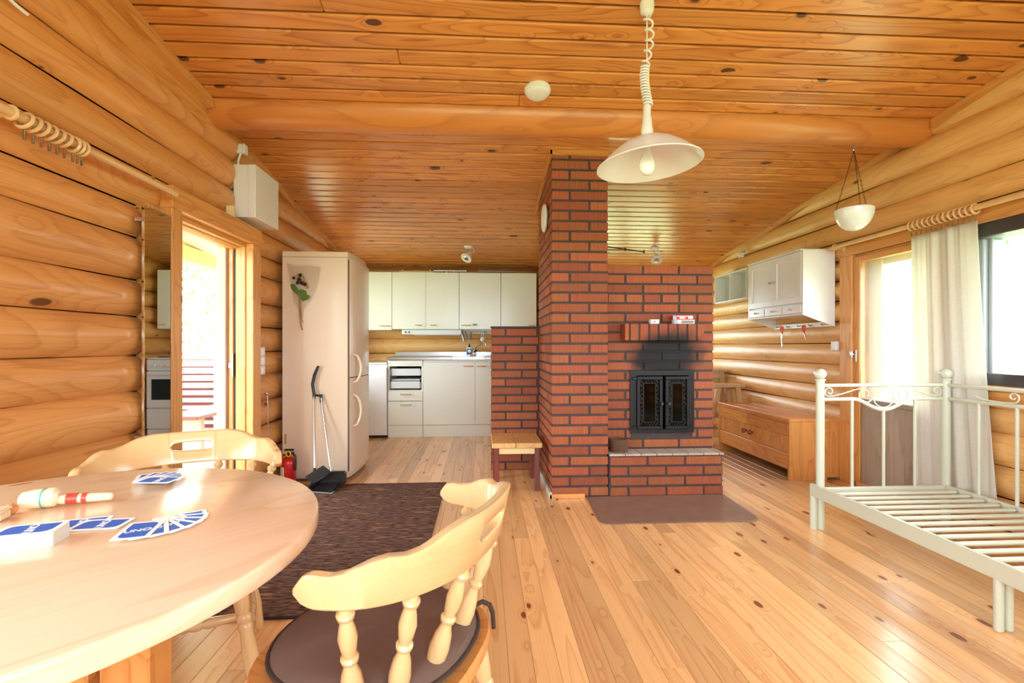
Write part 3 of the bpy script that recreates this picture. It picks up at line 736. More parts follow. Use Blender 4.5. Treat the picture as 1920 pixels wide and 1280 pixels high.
for sx in (-1, 1):
    pts = [(sx*.13, .12, .02), (sx*.165, .155, .028), (sx*.185, .166, .012), (sx*.195, .170, -.012), (sx*.197, .172, -.05)]
    obj('tie', MB().tube(pts, .006, 6), paint('dark_brown_cotton', (66, 48, 42), 0.85), cu, world=False)

# ---- cards, deck and wooden toy on the table
def text_mesh(txt, size, bold=False):
    cu_ = bpy.data.curves.new('lettering', 'FONT'); cu_.body = txt; cu_.size = size; cu_.align_x = 'CENTER'; cu_.align_y = 'CENTER'
    cu_.extrude = 0.0001; cu_.offset = size*0.03 if bold else 0
    o = bpy.data.objects.new('lettering', cu_); COL.objects.link(o)
    me = bpy.data.meshes.new_from_object(o.evaluated_get(bpy.context.evaluated_depsgraph_get()))
    bpy.data.objects.remove(o); bpy.data.curves.remove(cu_); return me
CARDW = paint('card_white', (244, 244, 242), 0.35, var=0.01)
cw, chh = 0.060, 0.092
def rrect(w, h, r, n=4):
    out = []
    for cx, cy, a0 in ((w/2-r, h/2-r, 0), (-w/2+r, h/2-r, PI/2), (-w/2+r, -h/2+r, PI), (w/2-r, -h/2+r, 1.5*PI)):
        out += [(cx+r*math.cos(a0+k*PI/2/n), cy+r*math.sin(a0+k*PI/2/n)) for k in range(n+1)]
    return out
card_me = MB().prism(rrect(chh, cw, .006), 0, .0007).mesh('card'); card_me.materials.append(CARDW)
# blue field with white oval-topped band, as on the card backs
fld = [(-.038, -.022), (.026, -.022), (.034, -.019), (.038, -.010), (.038, .022), (-.026, .022), (-.034, .019), (-.038, .010)]
blue_me = MB().prism(fld, .0007, .0009).mesh('print'); blue_me.materials.append(BLUE)
let_me = text_mesh('UNO', .0185, True); let_me.materials.append(CARDW)
def card(x, y, z, rot, label, grp):
    c = obj('playing_card', card_me, None); tag(c, label, 'card', grp); c.location = (x, y, z); c.rotation_euler = (0, 0, rot)
    p = obj('print', blue_me, None, c); l = obj('lettering', let_me, None, c)
    l.location = (0.004, 0, .0010); l.rotation_euler = (0, 0, PI/2+0.16); return c
for i in range(7):
    a = math.radians(-75+i*18); bx, by = -0.655, 0.985
    card(bx+0.05*math.cos(a), by+0.05*math.sin(a), TZ+.0004+i*.00085*-1+.0055, a, 'blue backed playing card fanned out on the table near the seat cushion', 'cards fanned beside the deck')
for i in range(7):
    a = math.radians(-10+i*20); bx, by = -0.87, 1.29
    card(bx+0.04*math.cos(a), by+0.04*math.sin(a), TZ+.0004+.0055-i*.00085, a+.1, 'blue backed playing card fanned out on the table before the chair without cushion', 'cards fanned at the far edge')
dk = thing('card_deck', 'deck of white edged cards with blue backs lying on the table', 'card deck', (-0.80, 0.897, TZ), math.radians(15))
obj('card_stack', MB().prism(rrect(chh, cw, .006), 0.0003, .026), paint('card_edges', (226, 222, 214), 0.6, var=.06, vs=300), dk, world=False)
o = obj('top_card', card_me, None, dk); o.location = (0, 0, .026); p = obj('print', blue_me, None, o); l = obj('lettering', let_me, None, o); l.location = (.004, 0, .0010); l.rotation_euler = (0, 0, PI/2+.16)
for k, (px, py, r) in enumerate(((150, 981, .3), (190, 984, .1))):
    q = on_z(px, py, TZ); card(q.x, q.y, TZ+.0004+.0008*k, r, 'blue backed playing card lying loose behind the deck', 'loose cards behind the deck')
kd = thing('cup_and_ball_toy', 'wooden cup and ball toy painted with red stripes lying on the table', 'toy', (-0.915, 1.108, TZ+.021), math.radians(19))
PALE = paint('pale_beech', (238, 214, 180), 0.35, coat=.3); REDP = paint('red_stripe', (214, 72, 56), 0.4, coat=.3)
obj('handle', MB().turned((-.012, 0, -.006), (.086, 0, -.010), [(0, .009), (.1, .011), (.5, .010), (.9, .009), (.97, .008), (1, .004)], 14), PALE, kd, world=False)
obj('red_band', MB().turned((.004, 0, -.0065), (.024, 0, -.0075), [(0, .0112), (1, .0112)], 14), REDP, kd, world=False)
obj('red_band', MB().turned((.031, 0, -.0075), (.040, 0, -.008), [(0, .0110), (1, .0110)], 14), REDP, kd, world=False)
obj('cup', MB().turned((-.074, 0, 0), (-.008, 0, 0), [(0, .011), (.05, .016), (.35, .0195), (.6, .0205), (.68, .019), (.7, .021), (.9, .0205), (1, .012)], 18), PALE, kd, world=False)
obj('stripe', MB().turned((-.036, 0, 0), (-.033, 0, 0), [(0, .0208), (1, .0208)], 18), paint('teal_stripe', (96, 170, 160), .4), kd, world=False)
obj('stripe', MB().turned((-.028, 0, 0), (-.0255, 0, 0), [(0, .0208), (1, .0208)], 18), paint('brown_stripe', (130, 84, 70), .4), kd, world=False)
obj('ball', MB().lathe((-.076, -.028, -.0095), [(0.0001, -.0115)]+[(.0115*math.cos(a), .0115*math.sin(a)) for a in [k*PI/10 for k in range(-4, 5)]]+[(.0001, .0115)], 16), PINE('X'), kd, world=False)
q = on_z(-6, 978, TZ)
bx = thing('card_box', 'small pale wooden box at the table edge', 'box', (q.x-.02, q.y, TZ), .3)
obj('box_body', MB().cbox(-.03, .03, -.02, .02, 0.0003, .018), PALE, bx, world=False); obj('lid', MB().cbox(-.031, .031, -.021, .021, .018, .024, .002), PALE, bx, world=False)

# ---- woven rug
def rug_mat():
    t = NT('rug_weave'); tc = t.n('ShaderNodeTexCoord')
    def nz(sc, v, d=3.0):
        mp = t.n('ShaderNodeMapping'); mp.inputs['Scale'].default_value = v; t.l(tc.outputs['Object'], mp.inputs['Vector'])
        n = t.n('ShaderNodeTexNoise', i_Scale=sc, i_Detail=d); t.l(mp.outputs[0], n.inputs['Vector']); return n.outputs['Fac']
    a, b, c = nz(1, (22, 110, 1)), nz(1, (5, 60, 1)), nz(1, (120, 110, 1))
    col = t.mix(t.sstep(a, .35, .65), lin((66, 48, 46)), lin((128, 98, 82)))
    col = t.mix(t.sstep(b, .57, .70), col, lin((176, 132, 90)))
    col = t.mix(t.sstep(c, .5, .75, 0, .6), col, lin((58, 50, 66)))
    t.l(col, t.b.inputs['Base Color']); t.b.inputs['Roughness'].default_value = .95; t.b.inputs['Specular IOR Level'].default_value = .1
    bp = t.n('ShaderNodeBump', i_Strength=.8, i_Distance=.004); t.l(t.math('ADD', a, c), bp.inputs['Height']); t.l(bp.outputs[0], t.b.inputs['Normal']); return t.m
rg = thing('rug', 'dark brown woven rug on the plank floor in front of the fridge', 'rug', (-0.87, 2.79, 0))
obj('rug_field', MB().cbox(-1.46, -.282, 1.90, 3.675, 0.0005, .011, .004), rug_mat(), rg)
for ya in (1.888, 3.675): obj('hem', MB().cbox(-1.462, -.280, ya, ya+.012, 0.0005, .0105, .003), paint('rug_hem', (44, 30, 30), .95), rg)

# ---- fridge freezer (doors face into the room, side towards the viewer)
fr = thing('fridge_freezer', 'tall beige fridge freezer with two handles', 'fridge', (-1.28, 4.09, 0))
def fr_plan(xb, y0, y1, xf, bulge, inset=0.0, n=16):
    pts = [(xb, y1), (xb, y0)]
    for i in range(n+1):
        t = i/n; yy = y0+(y1-y0)*t; pts.append((xf+bulge*(1-(2*t-1)**2)**.8, yy))
    return pts
obj('cabinet', MB().prism(fr_plan(-1.545, 3.80, 4.40, -1.052, .030), .025, 1.778), FRIDGE, fr)
obj('gasket', MB().prism(fr_plan(-1.2, 3.803, 4.397, -1.044, .036), .075, 1.72), paint('gasket', (96, 84, 74), .6), fr)
for nm, z0, z1, hz in (('freezer_door', .072, .798, (.672, .411)), ('fridge_door', .806, 1.725, (.991, .756))):
    pl = [(-1.038, 4.402)]+[(-1.038, 3.798)]+fr_plan(0, 3.798, 4.402, -1.036, .046)[2:]
    d = obj(nm, MB().prism(pl, z0, z1), FRIDGE, fr)
    za, zb = hz; pts = []
    for i in range(13):
        t = i/12; pts.append((-1.012+.050*math.sin(PI*t)**.6, 3.845+.012*math.sin(PI*t), za+(zb-za)*t))
    pts[0] = (-1.03, 3.845, za); pts[-1] = (-1.03, 3.845, zb)
    obj('handle', MB().tube(pts, .011, 8), paint('handle_beige', (216, 190, 158), .35, coat=.2), d)
obj('plinth', MB().prism(fr_plan(-1.53, 3.815, 4.385, -1.075, .030), 0.0, .025), paint('gasket', (96, 84, 74), .6), fr)
obj('top_seam', MB().box(-1.545, -1.05, 3.7992, 3.80, 1.735, 1.738), paint('gasket', (150, 132, 114), .6), fr)
obj('type_label', MB().box(-1.53, -1.515, 3.7985, 3.80, .29, .37), paint('label_tan', (180, 140, 90), .5), fr)

cp_ = on_y(605, 470, 3.95)
tag(obj('rubber_cap', MB().lathe((cp_.x, cp_.y, 1.778), [(.001, .03), (.012, .029), (.022, .022), (.026, .010), (.027, .0005), (.001, .0005)][::-1], 16), BLACKP), 'small black rubber cap lying on the fridge top', 'cap')
# dried bouquet in cellophane taped to the fridge side
bq = thing('dried_bouquet', 'dried flower bunch in cellophane taped to the fridge side', 'bouquet', (-1.40, 3.785, 1.16))
P = lambda px, py, d=0.012: tuple(on_y(px, py, 3.80-d))
obj('stem', MB().tube([P(561, 545), P(562, 590), P(564, 610), P(567, 619)], [.005, .006, .006, .004], 7).tube([P(563, 575), P(566, 600), P(569, 604)], .003, 6), paint('dry_stem', (170, 128, 70), .8), bq)
lf = paint('leaf_green', (96, 134, 46), .6, var=.25, vs=20)
def leaf(pts, mat, name='leaf', parent=bq, th=.002, y=3.792):
    m = MB(); n = len(pts); w = [on_y(a, b, y-0.004*math.sin(i*1.7)) for i, (a, b) in enumerate(pts)]
    m.add([tuple(v) for v in w]+[(v.x, v.y+th, v.z) for v in w], [tuple(range(n)), tuple(range(n, 2*n))[::-1]]+[(i, i+n, (i+1) % n+n, (i+1) % n) for i in range(n)])
    return obj(name, m, mat, parent)
leaf([(544, 533), (552, 532), (558, 540), (562, 550), (561, 556), (553, 549), (546, 541)], lf)
leaf([(564, 552), (568, 543), (574, 545), (575, 551), (582, 555), (577, 561), (567, 565), (564, 560)], lf)
leaf([(557, 546), (565, 541), (570, 547), (566, 556), (559, 556)], lf, y=3.789)
for (px, py, rr) in ((551, 521, .014), (557, 517, .016), (563, 516, .018), (568, 521, .018), (561, 524, .02), (566, 530, .02), (572, 533, .018), (575, 538, .014), (558, 530, .016), (569, 526, .017)):
    c0 = on_y(px, py, 3.782); m = MB()
    for k in range(7):
        a = 2*PI*k/7+px; d = Vector((math.cos(a), -.35, math.sin(a)))*rr
        sd = Vector((-math.sin(a), 0, math.cos(a)))*rr*.28
        m.add([c0, c0+d*.6+sd, c0+d, c0+d*.6-sd, c0+Vector((0, .004, 0)), c0+d*.6+sd+Vector((0, .003, 0)), c0+d+Vector((0, .003, 0)), c0+d*.6-sd+Vector((0, .003, 0))], [(0, 1, 2, 3), (7, 6, 5, 4), (0, 4, 5, 1), (1, 5, 6, 2), (2, 6, 7, 3), (3, 7, 4, 0)])
    obj('flower_head', m, paint('dark_petal', (54, 40, 58), .8, var=.3, vs=80) if (px+py) % 3 else paint('straw_petal', (206, 160, 96), .8), bq)
m = MB(); cone = [(537, 492), (556, 499), (572, 496), (602, 500), (598, 525), (592, 545), (583, 565), (571, 580), (566, 600), (562, 600), (560, 580), (551, 568), (547, 545), (543, 520)]
n = len(cone); ct = on_y(566, 535, 3.768)
fr_ = [on_y(a, b, 3.797-.010*((i % 2))) for i, (a, b) in enumerate(cone)]
mid_ = [v.lerp(ct, .5)+Vector((0, -.008*((i*3) % 2)-.004, 0)) for i, v in enumerate(fr_)]
m.add(fr_+mid_+[ct], [(i, (i+1) % n, n+(i+1) % n, n+i) for i in range(n)]+[(n+i, n+(i+1) % n, 2*n) for i in range(n)])
obj('cellophane', m, CELLO, bq)

# ---- fire extinguisher
ex = thing('fire_extinguisher', 'small red fire extinguisher standing beside the fridge', 'extinguisher', (-1.462, 3.70, 0))
obj('cylinder', MB().lathe((-1.462, 3.70, 0), [(.001, .0005), (.05, .0005), (.055, .01), (.055, .17), (.050, .195), (.032, .212), (.016, .218), (.001, .218)], 24), RED, ex)
obj('valve', MB().cyl((-1.462, 3.70, .214), (-1.462, 3.70, .245), .018).cbox(-1.475, -1.42, 3.685, 3.712, .236, .252).cbox(-1.49, -1.42, 3.688, 3.71, .262, .275), BLACKP, ex)
obj('hose', MB().tube([(-1.43, 3.695, .245), (-1.405, 3.68, .23), (-1.40, 3.675, .18), (-1.402, 3.675, .12)], .009, 8), BLACKP, ex)
obj('pull_ring', MB().tube([(-1.45+.016*math.cos(a), 3.672, .243+.02*math.sin(a)) for a in [k*PI/6 for k in range(12)]], .005, 6, True), YELLOW, ex)
m = MB(); 
for i in range(6):
    a0, a1 = [-PI/2-.9+.75*(i+k)/6 for k in (0, 1)]
    m.add([(-1.462+.0556*math.cos(a), 3.70+.0556*math.sin(a), z) for a, z in ((a0, .06), (a1, .06), (a1, .15), (a0, .15))], [(0, 1, 2, 3)])
obj('paper_label', m, paint('label_white', (232, 226, 214), .6), ex)
obj('gauge', MB().cyl((-1.485, 3.685, .235), (-1.485, 3.672, .235), .011), CHROME, ex)

# ---- broom and dustpan
bp_ = thing('dustpan', 'black dustpan with long steel handle leaning at the fridge', 'dustpan', (-1.13, 3.56, 0))
obj('pan', MB().add([(-1.25, 3.50, .004), (-1.07, 3.45, .004), (-1.02, 3.62, .03), (-1.20, 3.67, .03), (-1.255, 3.505, .010), (-1.065, 3.45, .010), (-1.015, 3.63, .10), (-1.205, 3.68, .10)],
    [(0, 3, 2, 1), (0, 4, 7, 3), (1, 2, 6, 5), (2, 3, 7, 6)]).cbox(-1.215, -1.02, 3.625, 3.67, .01, .105, .012).xf(Matrix.Translation((0, 0, .012))), BLACKP, bp_)
obj('pan_lip', MB().add([(-1.262, 3.492, .0008), (-1.062, 3.437, .0008), (-1.05, 3.475, .008), (-1.25, 3.53, .008)], [(0, 1, 2, 3)]).xf(Matrix.Translation((0, 0, .012))), paint('clear_lip', (176, 184, 196), .3), bp_)
hp0, hp1 = on_y(611, 872, 3.66), on_y(602, 742, 3.775)
obj('handle', MB().cyl((-1.13, 3.645, .10), hp1, .0065), CHROME, bp_)
obj('grip', MB().cyl(hp1-Vector((0, 0, .05)), hp1+Vector((0, 0, .012)), .010).tube([hp1, on_y(595, 741, 3.775), on_y(588, 741, 3.77)], .008, 8), BLACKP, bp_)
br_ = thing('broom', 'black broom with steel stick and hooked grip clipped to the dustpan', 'broom', (-1.24, 3.60, 0))
b0, b1, b2 = on_y(590, 890, 3.585), on_y(589, 740, 3.76), on_y(597, 686, 3.765)
obj('broom_head', MB().add([tuple(on_y(*p, y)) for y in (3.56, 3.60) for p in ((572, 893), (606, 872), (621, 884), (585, 906))], [(0, 1, 2, 3), (7, 6, 5, 4), (0, 4, 5, 1), (1, 5, 6, 2), (2, 6, 7, 3), (3, 7, 4, 0)]), BLACKP, br_)
bm2 = MB(); Rr = random.Random(4)
A_, B_ = on_y(584, 904, 3.58), on_y(622, 884, 3.58)
for i in range(60):
    p = A_.lerp(B_, i/59); d = Vector((-.035, -.01, -.03))+Vector((Rr.uniform(-.01, .01), Rr.uniform(-.015, .015), 0))
    yo = Rr.uniform(-.014, .014); bm2.tube([p+Vector((0, yo, .004)), p+Vector((0, yo, 0))+d*.9], .0016, 3)
obj('bristles', bm2, BLACKP, br_, kind='stuff')
obj('stick', MB().cyl(b0+Vector((0, 0, -.01)), b1, .0065), CHROME, br_)
obj('grip', MB().tube([b1-Vector((0, 0, .03)), b1, on_y(586, 720, 3.765), on_y(590, 702, 3.765), b2], [.010, .012, .012, .012, .010], 8), BLACKP, br_)
obj('ferrule', MB().cyl(b0+Vector((0, 0, .05)), b0+Vector((-.004, 0, -.015)), .009, 10, .016), BLACKP, br_)

# ---- left wall things
mi = thing('wall_mirror', 'narrow frameless wall mirror beside the doorway', 'mirror', (-1.556, 2.388, 0.56))
obj('mirror_glass', MB().cbox(-1.562, -1.550, 2.296, 2.481, 0.56, 1.695, .001), MIRROR, mi)
for z in (.62, 1.62): obj('clip', MB().cbox(-1.590, -1.547, 2.290, 2.300, z, z+.018, .001), CHROME, mi)
mb_ = thing('fuse_box', 'white fuse box hung above the doorway', 'fuse box', (-1.55, 3.38, 1.885))
obj('back_case', MB().cbox(-1.612, -1.522, 3.205, 3.553, 1.883, 2.224, .003), PLASTIC, mb_)
obj('cover', MB().cbox(-1.521, -1.472, 3.203, 3.555, 1.881, 2.226, .004), PLASTIC, mb_)
jb = thing('junction_box', 'small white junction box with cable above the fuse box', 'junction box', (-1.56, 3.23, 2.30))
obj('box_body', MB().cbox(-1.60, -1.555, 3.21, 3.255, 2.30, 2.36, .004), PLASTIC, jb); obj('box_lid', MB().cbox(-1.555, -1.545, 3.208, 3.257, 2.298, 2.362, .003), PLASTIC, jb)
obj('cable', MB().tube([(-1.575, 3.225, 2.302), (-1.578, 3.215, 2.28), (-1.585, 3.213, 2.25), (-1.585, 3.213, 2.222)], .006, 8), PLASTIC, jb)
sw = thing('light_switch', 'column of three white switches on the log beside the doorway', 'light switch', (-1.57, 3.505, .84))
for i in range(3):
    f = obj('switch_plate', MB().cbox(-1.60, -1.558, 3.475, 3.535, .845+i*.066, .845+i*.066+.063, .003), PLASTIC, sw)
    obj('rocker', MB().cbox(-1.559, -1.553, 3.49, 3.52, .857+i*.066, .857+i*.066+.04, .002), PLASTIC, f)
wc = on_y(0, 75, 1.62)
tag(obj('wall_cable', MB().tube([(-1.586, 1.45, 2.26), (-1.575, 1.60, 2.23), (-1.566, 1.66, 2.205), (-1.556, 1.70, 2.185), (-1.552, 1.735, 2.180)], .006, 8), PLASTIC), 'short white cable end on the upper logs', 'cable')
pk = thing('poker', 'thin steel poker leaning beside the doorway', 'poker', (-1.50, 3.50, 0))
obj('rod', MB().cyl((-1.50, 3.475, .0), (-1.515, 3.475, .70), .004, 8), STEEL, pk)
obj('hook', MB().tube([(-1.515, 3.475, .70), (-1.515, 3.47, .715), (-1.525, 3.465, .725), (-1.533, 3.465, .715), (-1.533, 3.465, .70)], .004, 6).cyl((-1.53, 3.475, .705), (-1.50, 3.475, .705), .004, 6), STEEL, pk)
wdg = tag(obj('wood_wedge', MB().cbox(-1.60, -1.555, 3.09, 3.11, 1.856, 1.925, .002), paint('raw_wood', (232, 206, 150), .7)), 'small pale wood offcut standing on the door casing', 'offcut')

# ---- curtain rods
RODW = CHAIRW('Y')
def rod(x, z, y0, y1, label, brackets):
    t = thing('curtain_rod', label, 'curtain rod', (x, y1, z))
    obj('pole', MB().cyl((x, y0, z), (x, y1, z), .0155, 16), RODW, t)
    for b in brackets:
        wx = -1.60 if x < 0 else 2.80
        obj('bracket', MB().turned((wx, b, z-.012), (x, b, z-.004), [(0, .024), (.2, .022), (.3, .012), (.8, .012), (1, .018)], 12).tube([(x+.02*math.cos(a), b, z+.02*math.sin(a)) for a in [k*PI/8 for k in range(16)]], .006, 6, True), RODW, t)
    return t
rod(-1.50, 1.792, -0.75, 2.44, 'bare pale wooden curtain rod along the left log wall', [1.62, -.6])
rod(2.715, 1.812, 0.40, 3.60, 'pale wooden curtain rod along the right wall carrying the curtain', [3.555, .6])
def ring(x, y, z, tilt, label, grp, clip=True):
    t = thing('curtain_ring', label, 'curtain ring', (x, y, z), 0, grp)
    pts = [(x+.026*math.cos(a), y+tilt*math.sin(a)*.02, z-.0046+.0262*math.sin(a)) for a in [k*PI/9 for k in range(18)]]
    obj('hoop', MB().tube(pts, .0062, 7, True), RODW, t)
    if clip: obj('clip', MB().cyl((x, y, z-.036), (x, y, z-.05), .003, 6).cbox(x-.004, x+.004, y-.003, y+.003, z-.068, z-.050, .001), BRONZE, t)
for y in (1.665, 1.695, 1.725, 1.755, 1.785, 1.815, 1.85, 1.87, 1.89): ring(-1.50, y, 1.792, .5 if y < 1.84 else .1, 'wooden curtain ring with clip on the bare rod', 'rings on the bare curtain rod')
for i in range(13): ring(2.715, 2.495+i*.033, 1.812, .12, 'wooden curtain ring holding the white curtain', 'rings holding the curtain')

# ---- curtain
def cloth_mat():
    t = NT('linen'); out = t.t.nodes['Material Output']; tc = t.n('ShaderNodeTexCoord')
    mp = t.n('ShaderNodeMapping'); mp.inputs['Scale'].default_value = (1, 1, 1); t.l(tc.outputs['Object'], mp.inputs['Vector'])
    n = t.n('ShaderNodeTexNoise', i_Scale=120.0, i_Detail=2.0); t.l(mp.outputs[0], n.inputs['Vector'])
    col = t.mix(n.outputs['Fac'], lin((232, 228, 216)), lin((248, 246, 238)))
    df = t.n('ShaderNodeBsdfDiffuse'); tr = t.n('ShaderNodeBsdfTranslucent'); mx = t.n('ShaderNodeMixShader', i_0=.35)
    t.l(col, df.inputs[0]); t.l(col, tr.inputs[0]); t.l(df.outputs[0], mx.inputs[1]); t.l(tr.outputs[0], mx.inputs[2]); t.l(mx.outputs[0], out.inputs['Surface']); return t.m
def cloth(name, y_top, y_bot, z_top, z_bot, x, folds, amp, seed):
    R = random.Random(seed); nu, nv = 150, 40; vs, fs = [], []
    ph = [R.uniform(0, 6.28) for _ in range(6)]
    for j in range(nv+1):
        v = j/nv; z = z_top+(z_bot-z_top)*v
        a0 = y_top[0]+(y_bot[0]-y_top[0])*v**1.3; a1 = y_top[1]+(y_bot[1]-y_top[1])*v**1.3
        for i in range(nu+1):
            u = i/nu; w = u+0.03*math.sin(6.28*u*2+ph[0])
            a = amp*(.55+.45*v)*(.7+.5*math.sin(9*u+ph[1]))
            dx = a*math.sin(2*PI*folds*w+ph[2]+.5*v*math.sin(4*u+ph[3]))+.4*a*math.sin(2*PI*folds*2.3*w+ph[4])*(1-v*.5)
            vs.append((x+dx, a0+(a1-a0)*u+.3*a*math.cos(2*PI*folds*w+ph[2]), z))
    for j in range(nv):
        for i in range(nu):
            q = j*(nu+1)+i; fs.append((q, q+1, q+nu+2, q+nu+1))
    return MB().add(vs, fs, True)
cur = thing('curtain', 'white linen curtain gathered between glazed door and window', 'curtain', (2.68, 2.62, .14))
o = obj('curtain_cloth', cloth('c', (2.515, 2.935), (2.405, 2.91), 1.748, .14, 2.752, 4.4, .015, 11), cloth_mat(), cur)
md = o.modifiers.new('thickness', 'SOLIDIFY'); md.thickness = .0015

# ---- kitchen
HANDLE = paint('pale_wood_handle', (214, 176, 118), .4)
def bar_handle(parent, x0, x1, y, z):
    obj('handle', MB().tube([(x0, y, z), (x0+.002, y-.022, z), (x0+.010, y-.026, z), (x1-.010, y-.026, z), (x1-.002, y-.022, z), (x1, y, z)], .0065, 8), HANDLE, parent)
KY = 5.56
def base_cabinet(name, label, x0, x1, fronts, carcass=True):
    t = thing(name, label, 'cabinet', ((x0+x1)/2, 5.83, 0))
    if carcass:
        obj('body', MB().cbox(x0+.001, x1-.001, KY+.02, 6.08, .14, .885, .002), CREAM, t)
    obj('plinth', MB().cbox(x0+.001, x1-.001, KY+.012, KY+.03, 0.0, .138, .002), CREAM, t)
    for nm, z0, z1, hx in fronts:
        f = obj(nm, MB().cbox(x0+.002, x1-.002, KY, KY+.018, z0, z1, .002), CREAM, t)
        for a, b, z in hx: bar_handle(f, a, b, KY, z)
    return t
dc = base_cabinet('drawer_cabinet', 'cream kitchen drawer unit with two drawer fronts missing', -1.089, -.692,
                  [('drawer_front', .418, .530, [(-.94, -.83, .497)]), ('drawer_front', .142, .412, [(-.94, -.83, .375)])], False)
obj('body', MB().box(-1.088, -1.072, KY+.02, 6.08, .14, .885).box(-.709, -.693, KY+.02, 6.08, .14, .885).box(-1.072, -.709, 6.06, 6.08, .14, .885).box(-1.072, -.709, KY+.02, 6.06, .14, .156).box(-1.072, -.709, KY+.02, 6.06, .53, .54), CREAM, dc)
obj('top_rail', MB().cbox(-1.087, -.694, KY, KY+.03, .815, .882, .002).cbox(-.93, -.80, KY-.008, KY, .842, .856, .002), CREAM, dc)
obj('painted_shadow_panel', MB().box(-1.071, -.710, 6.04, 6.058, .545, .815), paint('painted_shadow', (60, 58, 54), .9), dc)  # dark sheet added as painted shade behind the open drawers
for z0, dy in ((.705, 0.0), (.56, -.015)):
    tr = obj('inner_drawer', MB().cbox(-1.055, -.727, KY+.03+dy, KY+.045+dy, z0, z0+.082, .003).box(-1.055, -1.043, KY+.045+dy, 6.0, z0, z0+.07).box(-.739, -.727, KY+.045+dy, 6.0, z0, z0+.07).box(-1.043, -.739, KY+.045, 6.0, z0, z0+.008), paint('drawer_white', (224, 228, 228), .4), dc)
    for xx in (-1.068, -.722): obj('runner', MB().cbox(xx, xx+.010, KY+.018, 5.98, z0+.012, z0+.03, .001).cbox(xx-.002, xx+.012, KY+.012, KY+.022, z0+.005, z0+.065, .001), STEEL, tr)
obj('tray_insert', MB().cbox(-1.05, -.732, KY+.035, 5.95, .648, .664, .003), paint('drawer_white', (224, 228, 228), .4), dc)
sc_ = base_cabinet('sink_cabinet', 'cream sink cabinet with wide door under the steel worktop', -.690, .110,
                   [])
for a, b, hx in ((-.688, -.094, (-.225, -.118)), (-.090, .108, (-.065, .03))):
    f = obj('door', MB().cbox(a, b, KY, KY+.018, .142, .862, .002), CREAM, sc_); bar_handle(f, hx[0], hx[1], KY, .815)
obj('rail', MB().cbox(-.688, .108, KY+.004, KY+.02, .866, .884, .002), CREAM, sc_)
wt = thing('worktop', 'brushed steel kitchen worktop with sink basin', 'worktop', (-.49, 5.83, .885))
obj('slab', MB().cbox(-1.10, -.36, 5.535, 6.09, .887, .922, .004).cbox(-.36, .02, 5.535, 5.62, .887, .922, .003).cbox(-.36, .02, 5.98, 6.09, .887, .922, .003).cbox(.02, .115, 5.535, 6.09, .887, .922, .003), STEEL, wt)
obj('sink_basin', MB().box(-.36, -.345, 5.62, 5.98, .895, .9225).box(.005, .02, 5.62, 5.98, .895, .9225).box(-.345, .005, 5.62, 5.635, .895, .9225).box(-.345, .005, 5.965, 5.98, .895, .9225).box(-.345, .005, 5.635, 5.965, .890, .896), CHROME, wt)
obj('upstand', MB().cbox(-1.10, .115, 6.082, 6.094, .922, .975, .002), STEEL, wt)
fa = thing('faucet', 'chrome kitchen faucet with slanted spout behind the sink', 'faucet', (-.112, 5.93, .922))
obj('base', MB().turned((-.112, 5.93, .9225), (-.112, 5.93, .985), [(0, .026), (.1, .026), (.2, .018), (.8, .018), (1, .014)], 14), CHROME, fa)
obj('lever', MB().cyl((-.112, 5.92, .975), (-.075, 5.905, .995), .007, 8), BLACKP, fa)
P = lambda px, py, y=5.91: on_y(px, py, y)
obj('spout', MB().tube([(-.112, 5.93, .98), P(890, 657, 5.925), P(892, 651, 5.92), P(900, 644), P(907, 641), P(910, 643), P(911, 648)], .010, 10), CHROME, fa)
sb = thing('soap_bottle', 'clear dish soap bottle with blue label on the worktop', 'bottle', (-.168, 5.87, .922))
obj('bottle', MB().prism([(-.168+x, 5.87+y) for x, y in rrect(.072, .04, .012)], .9225, 1.03), paint('clear_soap', (206, 218, 216), .15, coat=.5), sb)
obj('label', MB().cbox(-.198, -.138, 5.8475, 5.8495, .945, 1.018, .0008), BLUE, sb); obj('label_oval', MB().cyl((-.168, 5.8475, .985), (-.168, 5.8465, .985), .02, 16), CARDW, sb)
obj('cap', MB().turned((-.168, 5.87, 1.03), (-.168, 5.87, 1.072), [(0, .018), (.3, .012), (.5, .012), (.6, .010), (1, .006)], 12), BLACKP, sb)
tag(obj('dish_sponge', MB().cbox(-.16, -.105, 5.80, 5.845, .9225, .945, .004), paint('sponge', (226, 178, 70), .9, bump=.4)), 'yellow dish sponge beside the soap bottle', 'sponge')
# low white appliance left of the drawers
ap = thing('undercounter_freezer', 'white undercounter appliance between fridge and drawers', 'appliance', (-1.28, 5.83, 0))
obj('body', MB().cbox(-1.50, -1.096, KY+.02, 6.08, .02, .838, .004), WHITE, ap); obj('door', MB().cbox(-1.50, -1.096, KY-.02, KY+.018, .03, .80, .006), WHITE, ap)
obj('top', MB().cbox(-1.505, -1.094, KY-.022, 6.08, .838, .858, .004), WHITE, ap); obj('foot_plinth', MB().cbox(-1.49, -1.10, KY, KY+.02, 0, .03, .001), BLACKP, ap)
